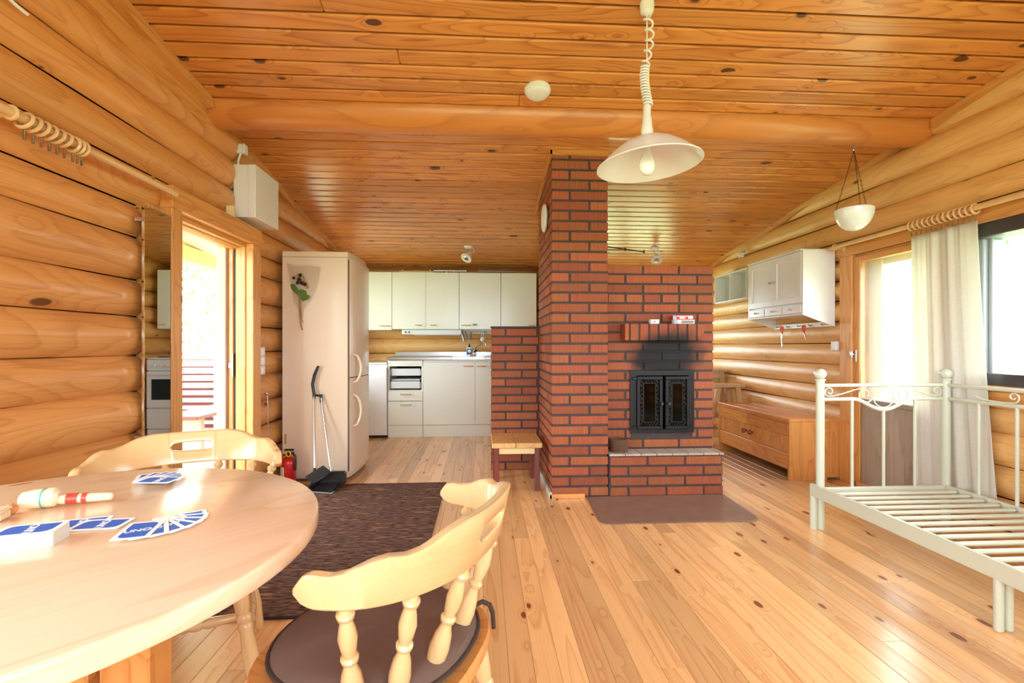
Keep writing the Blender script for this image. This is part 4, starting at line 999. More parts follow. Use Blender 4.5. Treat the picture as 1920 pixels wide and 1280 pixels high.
# wall cabinets
UY = 5.75
def upper(name, label, x0, x1, doors, z0=1.245):
    t = thing(name, label, 'wall cabinet', ((x0+x1)/2, 5.92, z0))
    obj('body', MB().cbox(x0+.001, x1-.001, UY+.019, 6.095, z0, 1.925, .002), CREAM, t)
    for a, b, h in doors:
        f = obj('door', MB().cbox(a+.0015, b-.0015, UY, UY+.017, z0+.003, 1.922, .002), CREAM, t)
        if h: bar_handle(f, h[0], h[1], UY, z0+.048)
upper('wall_cabinet', 'narrow cream wall cabinet next to the fridge', -1.55, -1.078, [(-1.55, -1.078, (-1.215, -1.10))], 1.235)
upper('wall_cabinet', 'double door cream wall cabinet above the lamp strip', -1.076, -.286, [(-1.076, -.681, (-.80, -.735)), (-.681, -.286, (-.625, -.56))])
upper('wall_cabinet', 'cream wall cabinet with green sticker above the dish rack rail', -.284, .210, [(-.284, .210, (-.255, -.155))])
upper('wall_cabinet', 'cream wall cabinet behind the chimney above the cooker', .212, .640, [(.212, .640, (.55, .61))])
stk = thing('door_sticker', 'small white sticker with green print on a wall cabinet', 'sticker', (-.105, UY-.001, 1.295))
obj('paper', MB().box(-.148, -.045, UY-.0016, UY-.0004, 1.282, 1.318), CARDW, stk); obj('print', MB().box(-.122, -.075, UY-.0020, UY-.0016, 1.292, 1.312), paint('sticker_green', (110, 150, 60), .6, var=.4, vs=120), stk)
ls = thing('lamp_strip', 'white strip light with two sockets under the wall cabinets', 'strip light', (-.61, 5.84, 1.19))
obj('housing', MB().cbox(-.97, -.262, 5.80, 5.90, 1.186, 1.243, .004), PLASTIC, ls)
for xx in (-.925, -.885): obj('socket', MB().cyl((xx, 5.801, 1.212), (xx, 5.796, 1.212), .013, 12), paint('socket_grey', (120, 118, 116), .5), ls)
obj('diffuser', MB().cbox(-.83, -.28, 5.805, 5.895, 1.178, 1.187, .003), PLASTIC, ls)
dr_ = thing('dish_rack_rail', 'white slotted rail hanging under the wall cabinets', 'rack', (.0, 5.86, 1.20))
obj('rail', MB().cbox(-.25, .20, 5.85, 5.87, 1.232, 1.243, .002).cbox(-.25, .20, 5.85, 5.87, 1.198, 1.207, .002), PLASTIC, dr_)
m = MB()
for i in range(23): m.box(-.245+i*.0195, -.239+i*.0195, 5.853, 5.867, 1.206, 1.233)
obj('slats', m, PLASTIC, dr_, kind='stuff')
def hang(name, label, cat, px, L, dx, mat, w=.008):
    p = on_y(px, 624, 5.84); t = thing(name, label, cat, tuple(p))
    obj('handle', MB().tube([p, p+Vector((dx, -.004, -L))], w*.6, 6), mat, t); obj('loop', MB().tube([p+Vector((0.008*math.cos(a), 0, .008+.008*math.sin(a))) for a in [k*PI/4 for k in range(8)]], .0025, 5, True), mat, t)
    return t
t = hang('dish_brush', 'white and blue dish brush hanging from the slotted rail', 'brush', 867, .095, .028, BLUE, .012); p = on_y(867, 624, 5.84)
obj('brush_back', MB().tube([p+Vector((-.008, -.006, -.01)), p+Vector((.018, -.01, -.105))], .009, 6), CARDW, t)
hang('bottle_brush', 'thin blue bottle brush hanging from the slotted rail', 'brush', 873, .075, .022, BLUE, .008)
hang('scraper', 'straight blue scraper hanging from the slotted rail', 'scraper', 883, .085, .0, BLUE, .012)
lt = thing('tea_strainer', 'round white strainer hanging on a light blue cord', 'strainer', (.0, 5.84, 1.10)); p = on_y(905, 636, 5.84)
obj('bowl', MB().lathe((p.x, p.y, p.z), [(.0001, -.03)]+[(.030*math.cos(a), .030*math.sin(a)) for a in [k*PI/10 for k in range(-4, 5)]]+[(.0001, .03)], 18), PLASTIC, lt)
obj('cord', MB().tube([p+Vector((-.012, 0, .028)), p+Vector((-.006, 0, .09)), p+Vector((.006, 0, .09)), p+Vector((.012, 0, .028))], .003, 5), PLASTIC, lt)
obj('hook', MB().cbox(p.x-.018, p.x+.018, 5.833, 5.847, p.z+.084, p.z+.10, .002), paint('sky_blue', (80, 180, 220), .5), lt)
# things on top of the wall cabinets
ty = thing('serving_tray', 'flat wooden tray with white pegs on the wall cabinets', 'tray', (-.85, 5.85, 1.925))
obj('plate', MB().cbox(-1.00, -.60, 5.77, 5.95, 1.926, 1.938, .002), paint('raw_wood', (232, 206, 150), .7), ty)
for xx in (-.965, -.635): obj('peg', MB().cyl((xx, 5.80, 1.938), (xx, 5.80, 1.962), .008, 10), PLASTIC, ty)
bd = thing('shelf_board', 'white shelf board resting on knobs on the wall cabinets', 'board', (-.4, 5.85, 1.925))
obj('panel', MB().cbox(-.59, -.20, 5.77, 5.93, 1.938, 1.953, .002), WHITE, bd)
for xx in (-.44, -.35): obj('knob', MB().cyl((xx, 5.785, 1.926), (xx, 5.785, 1.938), .012, 10), PINE('Z'), bd)
wr = thing('wire_rack', 'grey wire rack lying on the wall cabinets', 'rack', (.2, 5.85, 1.925))
m = MB().tube([(-.06, 5.77, 1.93), (.40, 5.77, 1.93), (.40, 5.93, 1.93), (-.06, 5.93, 1.93)], .0035, 5, True).tube([(-.06, 5.77, 1.96), (.40, 5.77, 1.96), (.40, 5.93, 1.96), (-.06, 5.93, 1.96)], .003, 5, True)
obj('frame', m, STEEL, wr); m = MB()
for i in range(24): m.cyl((-.05+i*.0193, 5.77, 1.93), (-.05+i*.0193, 5.77, 1.96), .0015, 4).cyl((-.05+i*.0193, 5.77, 1.93), (-.05+i*.0193, 5.93, 1.93), .0015, 4)
obj('wires', m, STEEL, wr, kind='stuff')
# cooker seen in the mirror
ck = thing('cooker', 'white electric cooker behind the low brick wall, seen in the mirror', 'cooker', (.37, 5.83, 0))
obj('body', MB().cbox(.125, .625, KY+.02, 6.08, .02, .90, .004), WHITE, ck); obj('hob', MB().cbox(.122, .628, KY, 6.08, .90, .918, .004), WHITE, ck)
for xx in (.25, .50):
    for yy in (5.70, 5.93): obj('hotplate', MB().cyl((xx, yy, .918), (xx, yy, .928), .085, 20), BLACKP, ck)
p_ = obj('control_panel', MB().cbox(.125, .625, KY-.008, KY+.02, .775, .895, .004), WHITE, ck)
for i in range(6): obj('knob', MB().cyl((.19+i*.07, KY-.008, .825), (.19+i*.07, KY-.03, .825), .018, 12, .015), PLASTIC, p_)
d_ = obj('oven_door', MB().cbox(.127, .623, KY-.012, KY+.018, .36, .765, .004), WHITE, ck)
obj('oven_window', MB().cbox(.18, .57, KY-.014, KY-.011, .45, .68, .001), paint('oven_glass', (40, 48, 46), .1, coat=.5), d_); obj('oven_handle', MB().cyl((.16, KY-.035, .73), (.59, KY-.035, .73), .009).cyl((.17, KY-.012, .73), (.17, KY-.035, .73), .007).cyl((.58, KY-.012, .73), (.58, KY-.035, .73), .007), WHITE, d_)
obj('warming_drawer', MB().cbox(.127, .623, KY-.010, KY+.018, .13, .352, .004), WHITE, ck); obj('plinth', MB().cbox(.127, .623, KY, KY+.02, .0, .12, .003), WHITE, ck)
cl = thing('partition_clock', 'small round white clock on the log partition', 'clock', (.80, 5.49, 1.40)); obj('case', MB().cyl((.80, 5.498, 1.40), (.80, 5.475, 1.40), .06, 24), CHROME, cl); obj('dial', MB().cyl((.80, 5.4749, 1.40), (.80, 5.4735, 1.40), .053, 24), CARDW, cl)
obj('hands', MB().box(.797, .803, 5.4722, 5.4733, 1.40, 1.44).box(.80, .828, 5.4722, 5.4733, 1.397, 1.403), BLACKP, cl)

# ---- stool by the low wall
so = thing('wooden_stool', 'small wooden stool with plank seat and dark red legs by the brick wall', 'stool', (.243, 3.63, 0))
for a, b in ((.062, .235), (.237, .424)): obj('seat_board', MB().cbox(a, b, 3.43, 3.835, .315, .352, .004), wood('stool_seat', (226, 176, 108), (178, 118, 58), (120, 70, 34), 'Y', rings=6, along=2.2, across=8, kn=(1, 3), kr=.02, rough=.4, coat=.2), so)
for a in (.078, .372):
    for b in (3.45, 3.785): obj('leg', MB().cbox(a, a+.036, b, b+.036, 0, .315, .003), REDW('Z'), so)
obj('apron', MB().cbox(.114, .372, 3.458, 3.476, .268, .3145, .002), paint('raw_wood', (232, 206, 150), .7), so); obj('apron', MB().cbox(.114, .372, 3.795, 3.813, .268, .3145, .002), paint('raw_wood', (232, 206, 150), .7), so)

# ---- things on the masonry
ckk = thing('wall_plate', 'round white disc hung high on the chimney side', 'wall plate', (.455, 3.56, 2.0))
obj('disc', MB().turned((.472, 3.56, 2.0), (.440, 3.56, 2.0), [(0, .07), (.2, .098), (.5, .104), (.8, .100), (1, .08)], 28), PLASTIC, ckk)
obj('centre', MB().turned((.4405, 3.56, 2.0), (.437, 3.56, 2.0), [(0, .04), (.6, .04), (1, .03)], 20), PLASTIC, ckk)
hp = thing('hearth_plate', 'brown sheet metal floor plate in front of the fireplace', 'floor plate', (1.18, 3.03, 0))
pts = [(.712, 3.288)]+[(.69+.05*(1-math.cos(a))-.0, 2.83-.05*math.sin(a)) for a in [k*PI/12 for k in range(7)]]+[(1.60+.075*math.sin(a), 2.855-.075*math.cos(a)) for a in [k*PI/12 for k in range(7)]]+[(1.685, 3.288)]
HPM = paint('brown_metal', (146, 118, 104), .34, metal=.2, var=.25, vs=9, bump=.25, bs=12)
obj('sheet', MB().prism(pts[::1], .0006, .005), HPM, hp)
obj('rim', MB().tube([(x, y, .004) for x, y in pts], .003, 5), HPM, hp)
bk = thing('wicker_basket', 'small brown wicker basket on the brick ledge', 'basket', (.965, 3.375, .297))
WK = paint('wicker', (110, 76, 58), .7, var=.35, vs=60); m = MB()
for j in range(9):
    z = .3015+j*.0105
    m.tube([(.965+(.056+.012*j/8+.003*math.sin(9*a*1+j*PI))*math.cos(a), 3.372+(.052+.010*j/8+.003*math.sin(9*a+j*PI))*math.sin(a), z) for a in [k*2*PI/36 for k in range(36)]], .0052, 5, True)
obj('weave', m, WK, bk, kind='stuff')
for i in range(14):
    a = i*2*PI/14; obj('stake', MB().tube([(.965+.055*math.cos(a), 3.372+.050*math.sin(a), .2985), (.965+.067*math.cos(a), 3.372+.061*math.sin(a), .392)], .004, 5), WK, bk)
obj('basket_base', MB().cyl((.965, 3.372, .2978), (.965, 3.372, .306), .054, 20), WK, bk)
b1_ = thing('matchbox', 'small white matchbox with blue star print on the mantel', 'matchbox', (1.218, 3.375, 1.206))
obj('sleeve', MB().cbox(1.188, 1.256, 3.36, 3.39, 1.2072, 1.238, .001), CARDW, b1_)
st_ = [(1.222+(.011 if k % 2 == 0 else .0035)*math.cos(k*PI/4), 1.2226+(.011 if k % 2 == 0 else .0035)*math.sin(k*PI/4)) for k in range(8)]
m = MB().add([(x, 3.3592, z) for x, z in st_]+[(x, 3.3602, z) for x, z in st_], [tuple(range(8)), tuple(range(8, 16))[::-1]]+[(i, 8+i, 8+(i+1) % 8, (i+1) % 8) for i in range(8)])
obj('star_print', m, BLUE, b1_); obj('strip', MB().box(1.189, 1.200, 3.3592, 3.3602, 1.209, 1.236), paint('strip_grey', (190, 186, 192), .6), b1_)
b2_ = thing('matchbox', 'long grey and white matchbox under the red one', 'matchbox', (1.44, 3.375, 1.206))
obj('sleeve', MB().cbox(1.362, 1.513, 3.355, 3.40, 1.2072, 1.236, .001), CARDW, b2_); obj('striker', MB().box(1.415, 1.505, 3.354, 3.3552, 1.211, 1.231), paint('striker', (150, 140, 136), .8), b2_); obj('end_print', MB().box(1.363, 1.388, 3.354, 3.3552, 1.209, 1.234), paint('pale_blue_print', (170, 184, 208), .6), b2_)
b3_ = thing('matchbox', 'long red matchbox lying on the grey and white one', 'matchbox', (1.43, 3.375, 1.236))
obj('sleeve', MB().cbox(1.354, 1.507, 3.357, 3.402, 1.2362, 1.268, .001), RED, b3_); obj('end_print', MB().box(1.3545, 1.380, 3.356, 3.3572, 1.238, 1.266), paint('pale_blue_print', (170, 184, 208), .6), b3_)
obj('white_print', MB().box(1.385, 1.462, 3.356, 3.3572, 1.258, 1.264).box(1.402, 1.444, 3.356, 3.3572, 1.243, 1.254).box(1.466, 1.500, 3.356, 3.3572, 1.243, 1.264), CARDW, b3_)

# ---- ceiling lamps and alarm
pd = thing('pendant_lamp', 'white pendant lamp with wide enamel shade on a coiled cord', 'lamp', (.722, 2.08, 2.55))
PX, PY, RZ = .722, 2.08, 1.853
LW = paint('lamp_enamel', (236, 240, 246), .3, coat=.3)
obj('ceiling_rose', MB().lathe((PX, PY, ceil_z(PY)), [(.03, .004), (.032, -.01), (.028, -.04), (.012, -.052), (.001, -.053)], 20), PLASTIC, pd)
pts = []
z1, z0 = ceil_z(PY)-.05, 2.10
for i in range(420):
    t = i/419; zz = z1+(z0-z1)*(t if t < .6 else t); dens = 0
    turns = 2*PI*(9*t if t < .55 else 4.95+(t-.55)*34)
    rr = .017 if t < .97 else .017*(1-t)/.03
    bend = .012*math.sin(t*7)
    pts.append((PX+bend+rr*math.cos(turns), PY+rr*math.sin(turns), zz))
obj('coiled_cord', MB().tube(pts, .0046, 6), PLASTIC, pd)
obj('cord', MB().cyl((PX, PY, ceil_z(PY)-.05), (PX, PY, 1.97), .003, 6), PLASTIC, pd)
obj('lamp_holder', MB().lathe((PX, PY, 0), [(.012, 2.115), (.017, 2.10), (.017, 2.06), (.020, 2.055), (.022, 2.02), (.026, 2.0), (.026, 1.975), (.012, 1.94), (.012, 1.92)], 18), PLASTIC, pd)
sh = [(.030, .117), (.075, .105), (.12, .083), (.165, .05), (.20, .018), (.222, 0.0), (.228, -.004)]
sh_in = [(r-.004 if r > .04 else r-.004, z-.005) for r, z in sh]
TILT = Matrix.Translation((PX, PY, RZ+.117)) @ Matrix.Rotation(math.radians(-4), 4, 'Y') @ Matrix.Translation((-PX, -PY, -RZ-.117))
obj('shade', MB().lathe((PX, PY, RZ), sh+[(.2285, -.008), (.225, -.009)]+sh_in[::-1][1:], 48).xf(TILT), LW, pd)
obj('bulb', MB().lathe((PX, PY, 0), [(.013, 1.925), (.014, 1.905), (.024, 1.885), (.033, 1.86), (.035, 1.842), (.030, 1.822), (.018, 1.807), (.001, 1.803)], 20), paint('frosted_bulb', (244, 246, 250), .25, coat=.3), pd)
sm = thing('smoke_alarm', 'round white smoke alarm on the ceiling boards', 'smoke alarm', (.303, 2.665, 2.45))
M = Matrix.Translation((.303, 2.665, ceil_z(2.665))) @ Matrix.Rotation(-SA, 4, 'X')
obj('base', MB().lathe((0, 0, 0), [(.072, .002), (.074, -.006), (.073, -.014), (.066, -.016)], 32).xf(M), PLASTIC, sm)
obj('cover', MB().lathe((0, 0, 0), [(.066, -.016), (.068, -.024), (.060, -.034), (.045, -.040), (.02, -.042), (.001, -.042)], 32).xf(M), PLASTIC, sm)
m = MB()
for i in range(12):
    a = 2*PI*i/12; m.box(-.006, .006, -.003, .003, -.041, -.036).v[-8:] = [tuple(Matrix.Rotation(a, 3, 'Z') @ Vector((v[0], v[1]-.045, v[2]))) for v in m.v[-8:]]
obj('vent_slots', m.xf(M), BLACKP, sm)
def spot(x, y, aim, label):
    t = thing('spotlight', label, 'spotlight', (x, y, ceil_z(y)-.15), 0, 'ceiling spotlights'); z = ceil_z(y)
    obj('base', MB().lathe((x, y, z), [(.045, .003), (.045, -.008), (.035, -.022), (.012, -.026), (.001, -.026)], 20), PLASTIC, t)
    obj('arm', MB().tube([(x, y, z-.02), (x, y, z-.05), (x+.02, y-.01, z-.07)], .007, 8), CHROME, t)
    p = Vector((x+.02, y-.01, z-.07)); d = Vector(aim).normalized(); q = p+d*.09
    obj('lamp_head', MB().turned(p, q, [(0, .016), (.25, .022), (.5, .034), (.8, .05), (1, .056)], 20), PLASTIC, t)
    obj('rim', MB().turned(q-d*.004, q+d*.008, [(0, .056), (.3, .062), (.8, .062), (1, .052)], 24), PLASTIC, t)
    obj('bulb', MB().turned(q-d*.02, q+d*.012, [(0, .03), (.6, .048), (1, .02)], 18), CHROME, t)
    obj('cable', MB().tube([(x+.03, y, z-.004), (x+.06, y, z-.03), (x+.065, y-.005, z-.06), (x+.03, y-.01, z-.075)], .004, 6), PLASTIC, t)
spot(-.16, 5.22, (-.45, -.5, -.75), 'white ceiling spotlight above the kitchen counter')
spot(1.885, 5.2, (-.15, -.6, -.8), 'white ceiling spotlight behind the fireplace')
rk = thing('stove_rod', 'thin black jointed rod sticking out from the chimney above the fireplace', 'rod', (.9, 3.36, 1.7))
ra, rb = on_y(1138, 462, 3.36)+Vector((-.01, 0, 0)), on_y(1209, 472, 3.37)
obj('shaft', MB().cyl(ra, rb, .004, 8), IRON, rk); obj('brace', MB().cyl(ra+Vector((0, 0, -.02)), ra.lerp(rb, .55), .003, 6), IRON, rk)
for t in (.5, .98): obj('joint', MB().cyl(ra.lerp(rb, t)-Vector((0, 0, .011)), ra.lerp(rb, t)+Vector((0, 0, .011)), .006, 8), IRON, rk)
bl = thing('hanging_bowl_lamp', 'white glass bowl lamp hung on three chains from the beam', 'lamp', (2.385, 2.955, 1.79))
BX, BY, BZ = 2.385, 2.955, 1.925
obj('hook', MB().tube([(BX, BY, 2.352), (BX, BY, 2.33), (BX+.012, BY, 2.318), (BX, BY, 2.305), (BX-.008, BY, 2.315)], .004, 6), CHROME, bl)
pr = [(.111*math.cos(a), -.135*math.sin(a)) for a in [k*PI/2/12 for k in range(13)]]
obj('bowl', MB().lathe((BX, BY, BZ), [(.105*math.cos(a)+.0001, -.128*math.sin(a)) for a in [k*PI/2/12 for k in range(12, -1, -1)]]+[(.108, .003)]+[(r+.0001, z) for r, z in pr], 32), paint('opal_glass', (234, 238, 242), .2, coat=.5), bl)
for k in range(3):
    a = 2*PI*k/3+.5; p0, p1 = Vector((BX, BY, 2.306)), Vector((BX+.10*math.cos(a), BY+.10*math.sin(a), BZ))
    m = MB(); nl = 26
    for i in range(nl):
        c0 = p0.lerp(p1, (i+.5)/nl); d = (p1-p0).normalized(); sd = (d.orthogonal().normalized() if i % 2 else d.cross(d.orthogonal().normalized()))
        m.tube([c0+d*.0085*math.cos(w)+sd*.0035*math.sin(w) for w in [q*PI/4 for q in range(8)]], .0012, 4, True)
    obj('chain', m, paint('dark_chain', (70, 60, 54), .4, metal=.8), bl)
se = thing('wall_sensor', 'small white sensor on the right log wall', 'sensor', (2.78, 4.98, 2.0))
obj('bracket', MB().cyl((2.80, 4.98, 2.06), (2.755, 4.98, 2.045), .008, 8), CHROME, se); obj('housing', MB().cbox(2.735, 2.775, 4.955, 5.005, 1.99, 2.045, .004), PLASTIC, se)

# ---- white wall cabinet with drawers on the right wall
wc_ = thing('hanging_cabinet', 'white hanging cabinet with two doors and three small drawers', 'cabinet', (2.66, 4.05, 1.2))
ax0, ax1, ay0, ay1 = 2.53, 2.795, 3.66, 4.445
zt_, zb_ = 1.812, 1.297
for y in (ay0, ay1-.016):      # shaped side panels: deeper towards the wall
    prof = [(ax0, zb_), (ax0, zt_), (ax1, zt_), (ax1, 1.203)]
    n = len(prof); m = MB().add([(a, y, b) for a, b in prof]+[(a, y+.016, b) for a, b in prof], [tuple(range(n)), tuple(range(n, 2*n))[::-1]]+[(i, n+i, n+(i+1) % n, (i+1) % n) for i in range(n)])
    obj('side_panel', m, WHITE, wc_)
obj('carcass', MB().box(ax0+.018, ax1, ay0+.016, ay1-.016, zb_+.012, zt_-.004), WHITE, wc_)
obj('bottom_board', MB().cbox(ax0, ax1, ay0+.016, ay1-.016, zb_, zb_+.012, .002), WHITE, wc_)
obj('cornice', MB().cbox(ax0-.012, ax1, ay0+.014, ay1+.004, zt_-.003, zt_+.012, .003), WHITE, wc_)
mid = (ay0+ay1)/2; KN = paint('porcelain_knob', (196, 184, 166), .35)
for a, b, ky in ((ay0+.018, mid-.0015, mid-.03), (mid+.0015, ay1-.018, mid+.03)):
    z0, z1, st = 1.395, zt_-.006, .052
    m = MB().cbox(ax0-.004, ax0+.016, a, b, z0, z0+st, .002).cbox(ax0-.004, ax0+.016, a, b, z1-st, z1, .002).cbox(ax0-.004, ax0+.016, a, a+st, z0+st, z1-st, .002).cbox(ax0-.004, ax0+.016, b-st, b, z0+st, z1-st, .002)
    d = obj('door', m, WHITE, wc_); obj('door_panel', MB().box(ax0+.006, ax0+.014, a+st-.003, b-st+.003, z0+st-.003, z1-st+.003), WHITE, d)
    obj('knob', MB().turned((ax0-.004, ky, 1.60), (ax0-.028, ky, 1.60), [(0, .010), (.2, .006), (.5, .006), (.6, .010), (.9, .011), (1, .006)], 12), KN, d)
for i in range(3):
    w = (ay1-ay0-.032)/3; a = ay0+.016+i*w+.006; b = a+w-.012
    d = obj('drawer', MB().cbox(ax0-.004, ax0+.016, a, b, 1.312, 1.382, .003), WHITE, wc_)
    obj('knob', MB().turned((ax0-.004, (a+b)/2, 1.347), (ax0-.026, (a+b)/2, 1.347), [(0, .009), (.2, .005), (.5, .005), (.6, .009), (.9, .010), (1, .005)], 12), KN, d)
obj('hook_rail', MB().cbox(ax1-.018, ax1-.002, ay0+.016, ay1-.016, 1.205, 1.245, .002), WHITE, wc_)
for i in range(5):
    y = ay0+.09+i*.15; obj('peg', MB().tube([(ax1-.018, y, 1.225), (ax1-.045, y, 1.220), (ax1-.052, y, 1.232)], .004, 6), BRONZE, wc_)
def scissors(y, z, L, lean, label):
    t = thing('scissors', label, 'scissors', (2.745, y, z), 0, None); x = 2.745
    for sg in (-1, 1):
        h = MB().tube([(x+sg*.002, y+sg*.014+.010*math.cos(a)+lean*(.0), z-.022+.021*math.sin(a)) for a in [k*PI/8 for k in range(16)]], .0055, 6, True)
        h.tube([(x+sg*.002, y+sg*.012, z-.042), (x+sg*.002, y+sg*.004+lean*.02, z-.07)], .006, 6)
        obj('handle', h, ORANGE, t)
        tip = Vector((x+sg*.002, y+lean*L, z-L)); b = Vector((x+sg*.002, y+sg*-.004+lean*.02, z-.06))
        obj('blade', MB().add([b+Vector((-.001, -.007, 0)), b+Vector((-.001, .007, 0)), tip+Vector((-.001, 0, 0)), b+Vector((.001, -.007, 0)), b+Vector((.001, .007, 0)), tip+Vector((.001, 0, 0))], [(0, 2, 1), (3, 4, 5), (0, 1, 4, 3), (1, 2, 5, 4), (2, 0, 3, 5)]), CHROME, t)
scissors(4.262, 1.226, .19, .0, 'large orange handled scissors hanging under the white cabinet')
scissors(3.81+.15, 1.226, .13, -.25, 'small orange handled scissors hanging under the white cabinet')
# open white shelf
os_ = thing('open_shelf', 'white open wall shelf with two compartments', 'shelf', (2.70, 5.15, 1.53))
sx0, sx1, sy0, sy1, sz0, sz1, tk = 2.66, 2.80, 4.70, 5.38, 1.53, 1.842, .014
for z in (sz0, sz1-tk): obj('board', MB().cbox(sx0, sx1, sy0, sy1, z, z+tk, .002), WHITE, os_)
for y in (sy0, (sy0+sy1)/2-tk/2, sy1-tk): obj('divider', MB().cbox(sx0, sx1, y, y+tk, sz0+tk, sz1-tk, .002), WHITE, os_)
obj('back_panel', MB().box(sx1-.008, sx1-.002, sy0+tk, sy1-tk, sz0+tk, sz1-tk), paint('pale_green_board', (206, 218, 196), .5), os_)
s2 = thing('light_switch', 'white light switch on the log wall beside the glazed door casing', 'light switch', (2.775, 3.635, 1.01))
f = obj('switch_plate', MB().cbox(2.762, 2.80, 3.615, 3.665, 1.015, 1.085, .003), PLASTIC, s2); obj('rocker', MB().cbox(2.757, 2.763, 3.625, 3.655, 1.03, 1.07, .002), PLASTIC, f)

# ---- pine chest bench
cb = thing('chest_bench', 'low pine chest bench with turned knobs and board end', 'chest', (2.59, 4.16, 0))
qx0, qx1, qy0, qy1, qz = 2.378, 2.792, 3.60, 4.725, .468
for i in range(4):      # end panel of four boards, with a cut-out foot at the wall
    a = qx0+(qx1-qx0)*i/4; b = qx0+(qx1-qx0)*(i+1)/4
    obj('end_board', MB().cbox(a+.0003, b-.0003, qy0, qy0+.022, .0 if i < 3 else .02, qz-.012, .0015), PINE('Z'), cb)
obj('end_board', MB().cbox(qx0, qx1, qy1-.022, qy1, 0, qz-.012, .002), PINE('Z'), cb)
for i in range(3): obj('top_board', MB().cbox(qx0-.006+(qx1-qx0+.006)*i/3, qx0-.006+(qx1-qx0+.006)*(i+1)/3-.0006, qy0-.004, qy1+.004, qz-.012, qz+.012, .002), PINE('Y'), cb)
obj('back_board', MB().box(qx1-.02, qx1-.004, qy0+.022, qy1-.022, .09, qz-.012), PINE('Y'), cb)
obj('floor_board', MB().box(qx0+.03, qx1-.02, qy0+.022, qy1-.022, .09, .105), PINE('Y'), cb)
obj('bottom_rail', MB().cbox(qx0+.004, qx0+.026, qy0+.022, qy1-.022, .082, .205, .002), PINE('Y'), cb)
ym = (qy0+qy1)/2+.03
obj('drawer_front', MB().cbox(qx0+.002, qx0+.024, qy0+.024, ym+.02, .345, .436, .002), PINE('Y'), cb)
obj('drawer_front', MB().cbox(qx0+.002, qx0+.024, ym+.023, qy1-.024, .345, .436, .002), PINE('Y'), cb)
obj('top_rail', MB().cbox(qx0+.006, qx0+.026, qy0+.022, qy1-.022, .438, .456, .001), PINE('Y'), cb)
nb = 12; y0 = qy0+.024
for i in range(nb):
    w = (qy1-qy0-.048)/nb
    obj('door_board', MB().cbox(qx0+.008, qx0+.022, y0+i*w+.0006, y0+(i+1)*w-.0006, .208, .343, .003), PINE('Z'), cb)
for y in (4.125, 4.225): obj('knob', MB().turned((qx0+.008, y, .283), (qx0-.034, y, .283), [(0, .010), (.3, .010), (.45, .020), (.7, .024), (.92, .019), (1, .008)], 16), paint('red_brown_knob', (132, 64, 34), .3, coat=.4), cb)

# ---- step stool and side table behind the chest
STW = wood('step_wood', (206, 172, 124), (166, 124, 80), (96, 64, 40), 'X', rings=5, rough=.5, tone=.1)
STZ = wood('step_wood', (206, 172, 124), (166, 124, 80), (96, 64, 40), 'Z', rings=5, rough=.5, tone=.1)
ss = thing('step_stool', 'wooden step stool standing between chest and log wall', 'step stool', (2.55, 4.98, 0))
obj('top_step', MB().cbox(2.40, 2.735, 4.86, 5.10, .615, .645, .004), STW, ss)
for x0_, x1_ in ((2.46, 2.30), (2.66, 2.735)):
    for y0_ in (4.875, 5.06):
        m = MB().add([(x0_-.02, y0_, .615), (x0_+.03, y0_, .615), (x0_+.03, y0_+.025, .615), (x0_-.02, y0_+.025, .615), (x1_-.02, y0_, 0), (x1_+.03, y0_, 0), (x1_+.03, y0_+.025, 0), (x1_-.02, y0_+.025, 0)], [(0, 1, 2, 3), (7, 6, 5, 4), (0, 4, 5, 1), (1, 5, 6, 2), (2, 6, 7, 3), (3, 7, 4, 0)])
        obj('leg', m, STZ, ss)
obj('lower_step', MB().cbox(2.26, 2.46, 4.87, 5.09, .30, .325, .003), STW, ss)
sd = thing('side_table', 'small wooden table with square legs behind the step stool', 'table', (2.3, 5.55, 0))
obj('table_top', MB().cbox(2.22, 2.78, 5.32, 5.85, .755, .780, .003), STW, sd)
for x in (2.25, 2.71):
    for y in (5.35, 5.77): obj('leg', MB().cbox(x, x+.05, y, y+.05, 0, .755, .003), STZ, sd)
obj('apron', MB().cbox(2.30, 2.71, 5.36, 5.38, .68, .755, .002), STW, sd)

# ---- metal daybed frame
bd_ = thing('daybed_frame', 'pale green enamelled metal daybed frame without mattress', 'bed', (2.32, 1.8, 0))
bxL, bxR, byF, byN = 1.935, 2.70, 2.65, 0.72
POST = [(0, .0225), (.985, .0225), (.99, .025), (1, .025)]
def post(x, y, zb=.0):
    p = obj('post', MB().turned((x, y, zb), (x, y, .848), [(0, .022), (1, .022)], 16), BEDM, bd_)
    m = MB().lathe((x, y, .848), [(.022, 0), (.027, .002), (.027, .008), (.018, .014)], 20); seg = 24; rings = []
    for k in range(-5, 6):
        a = k*PI/12*.98; rr = .031*math.cos(a)
        rings.append([(x+rr*(1+.05*math.cos(8*q*2*PI/seg))*math.cos(q*2*PI/seg), y+rr*(1+.05*math.cos(8*q*2*PI/seg))*math.sin(q*2*PI/seg), .888+.030*math.sin(a)) for q in range(seg)])
    m.ring_stack(rings); obj('finial', m, BEDM, p)
for x in (bxL, bxR):
    for y in (byF, byN): post(x, y, .0 if x == bxR else .0)
def scroll(c, r, a0, turns, ux, uz, n=26):
    return [c+ux*(r*(1-.72*t)*math.cos(a0+turns*2*PI*t))+uz*(r*(1-.72*t)*math.sin(a0+turns*2*PI*t)) for t in [i/n for i in range(n+1)]]
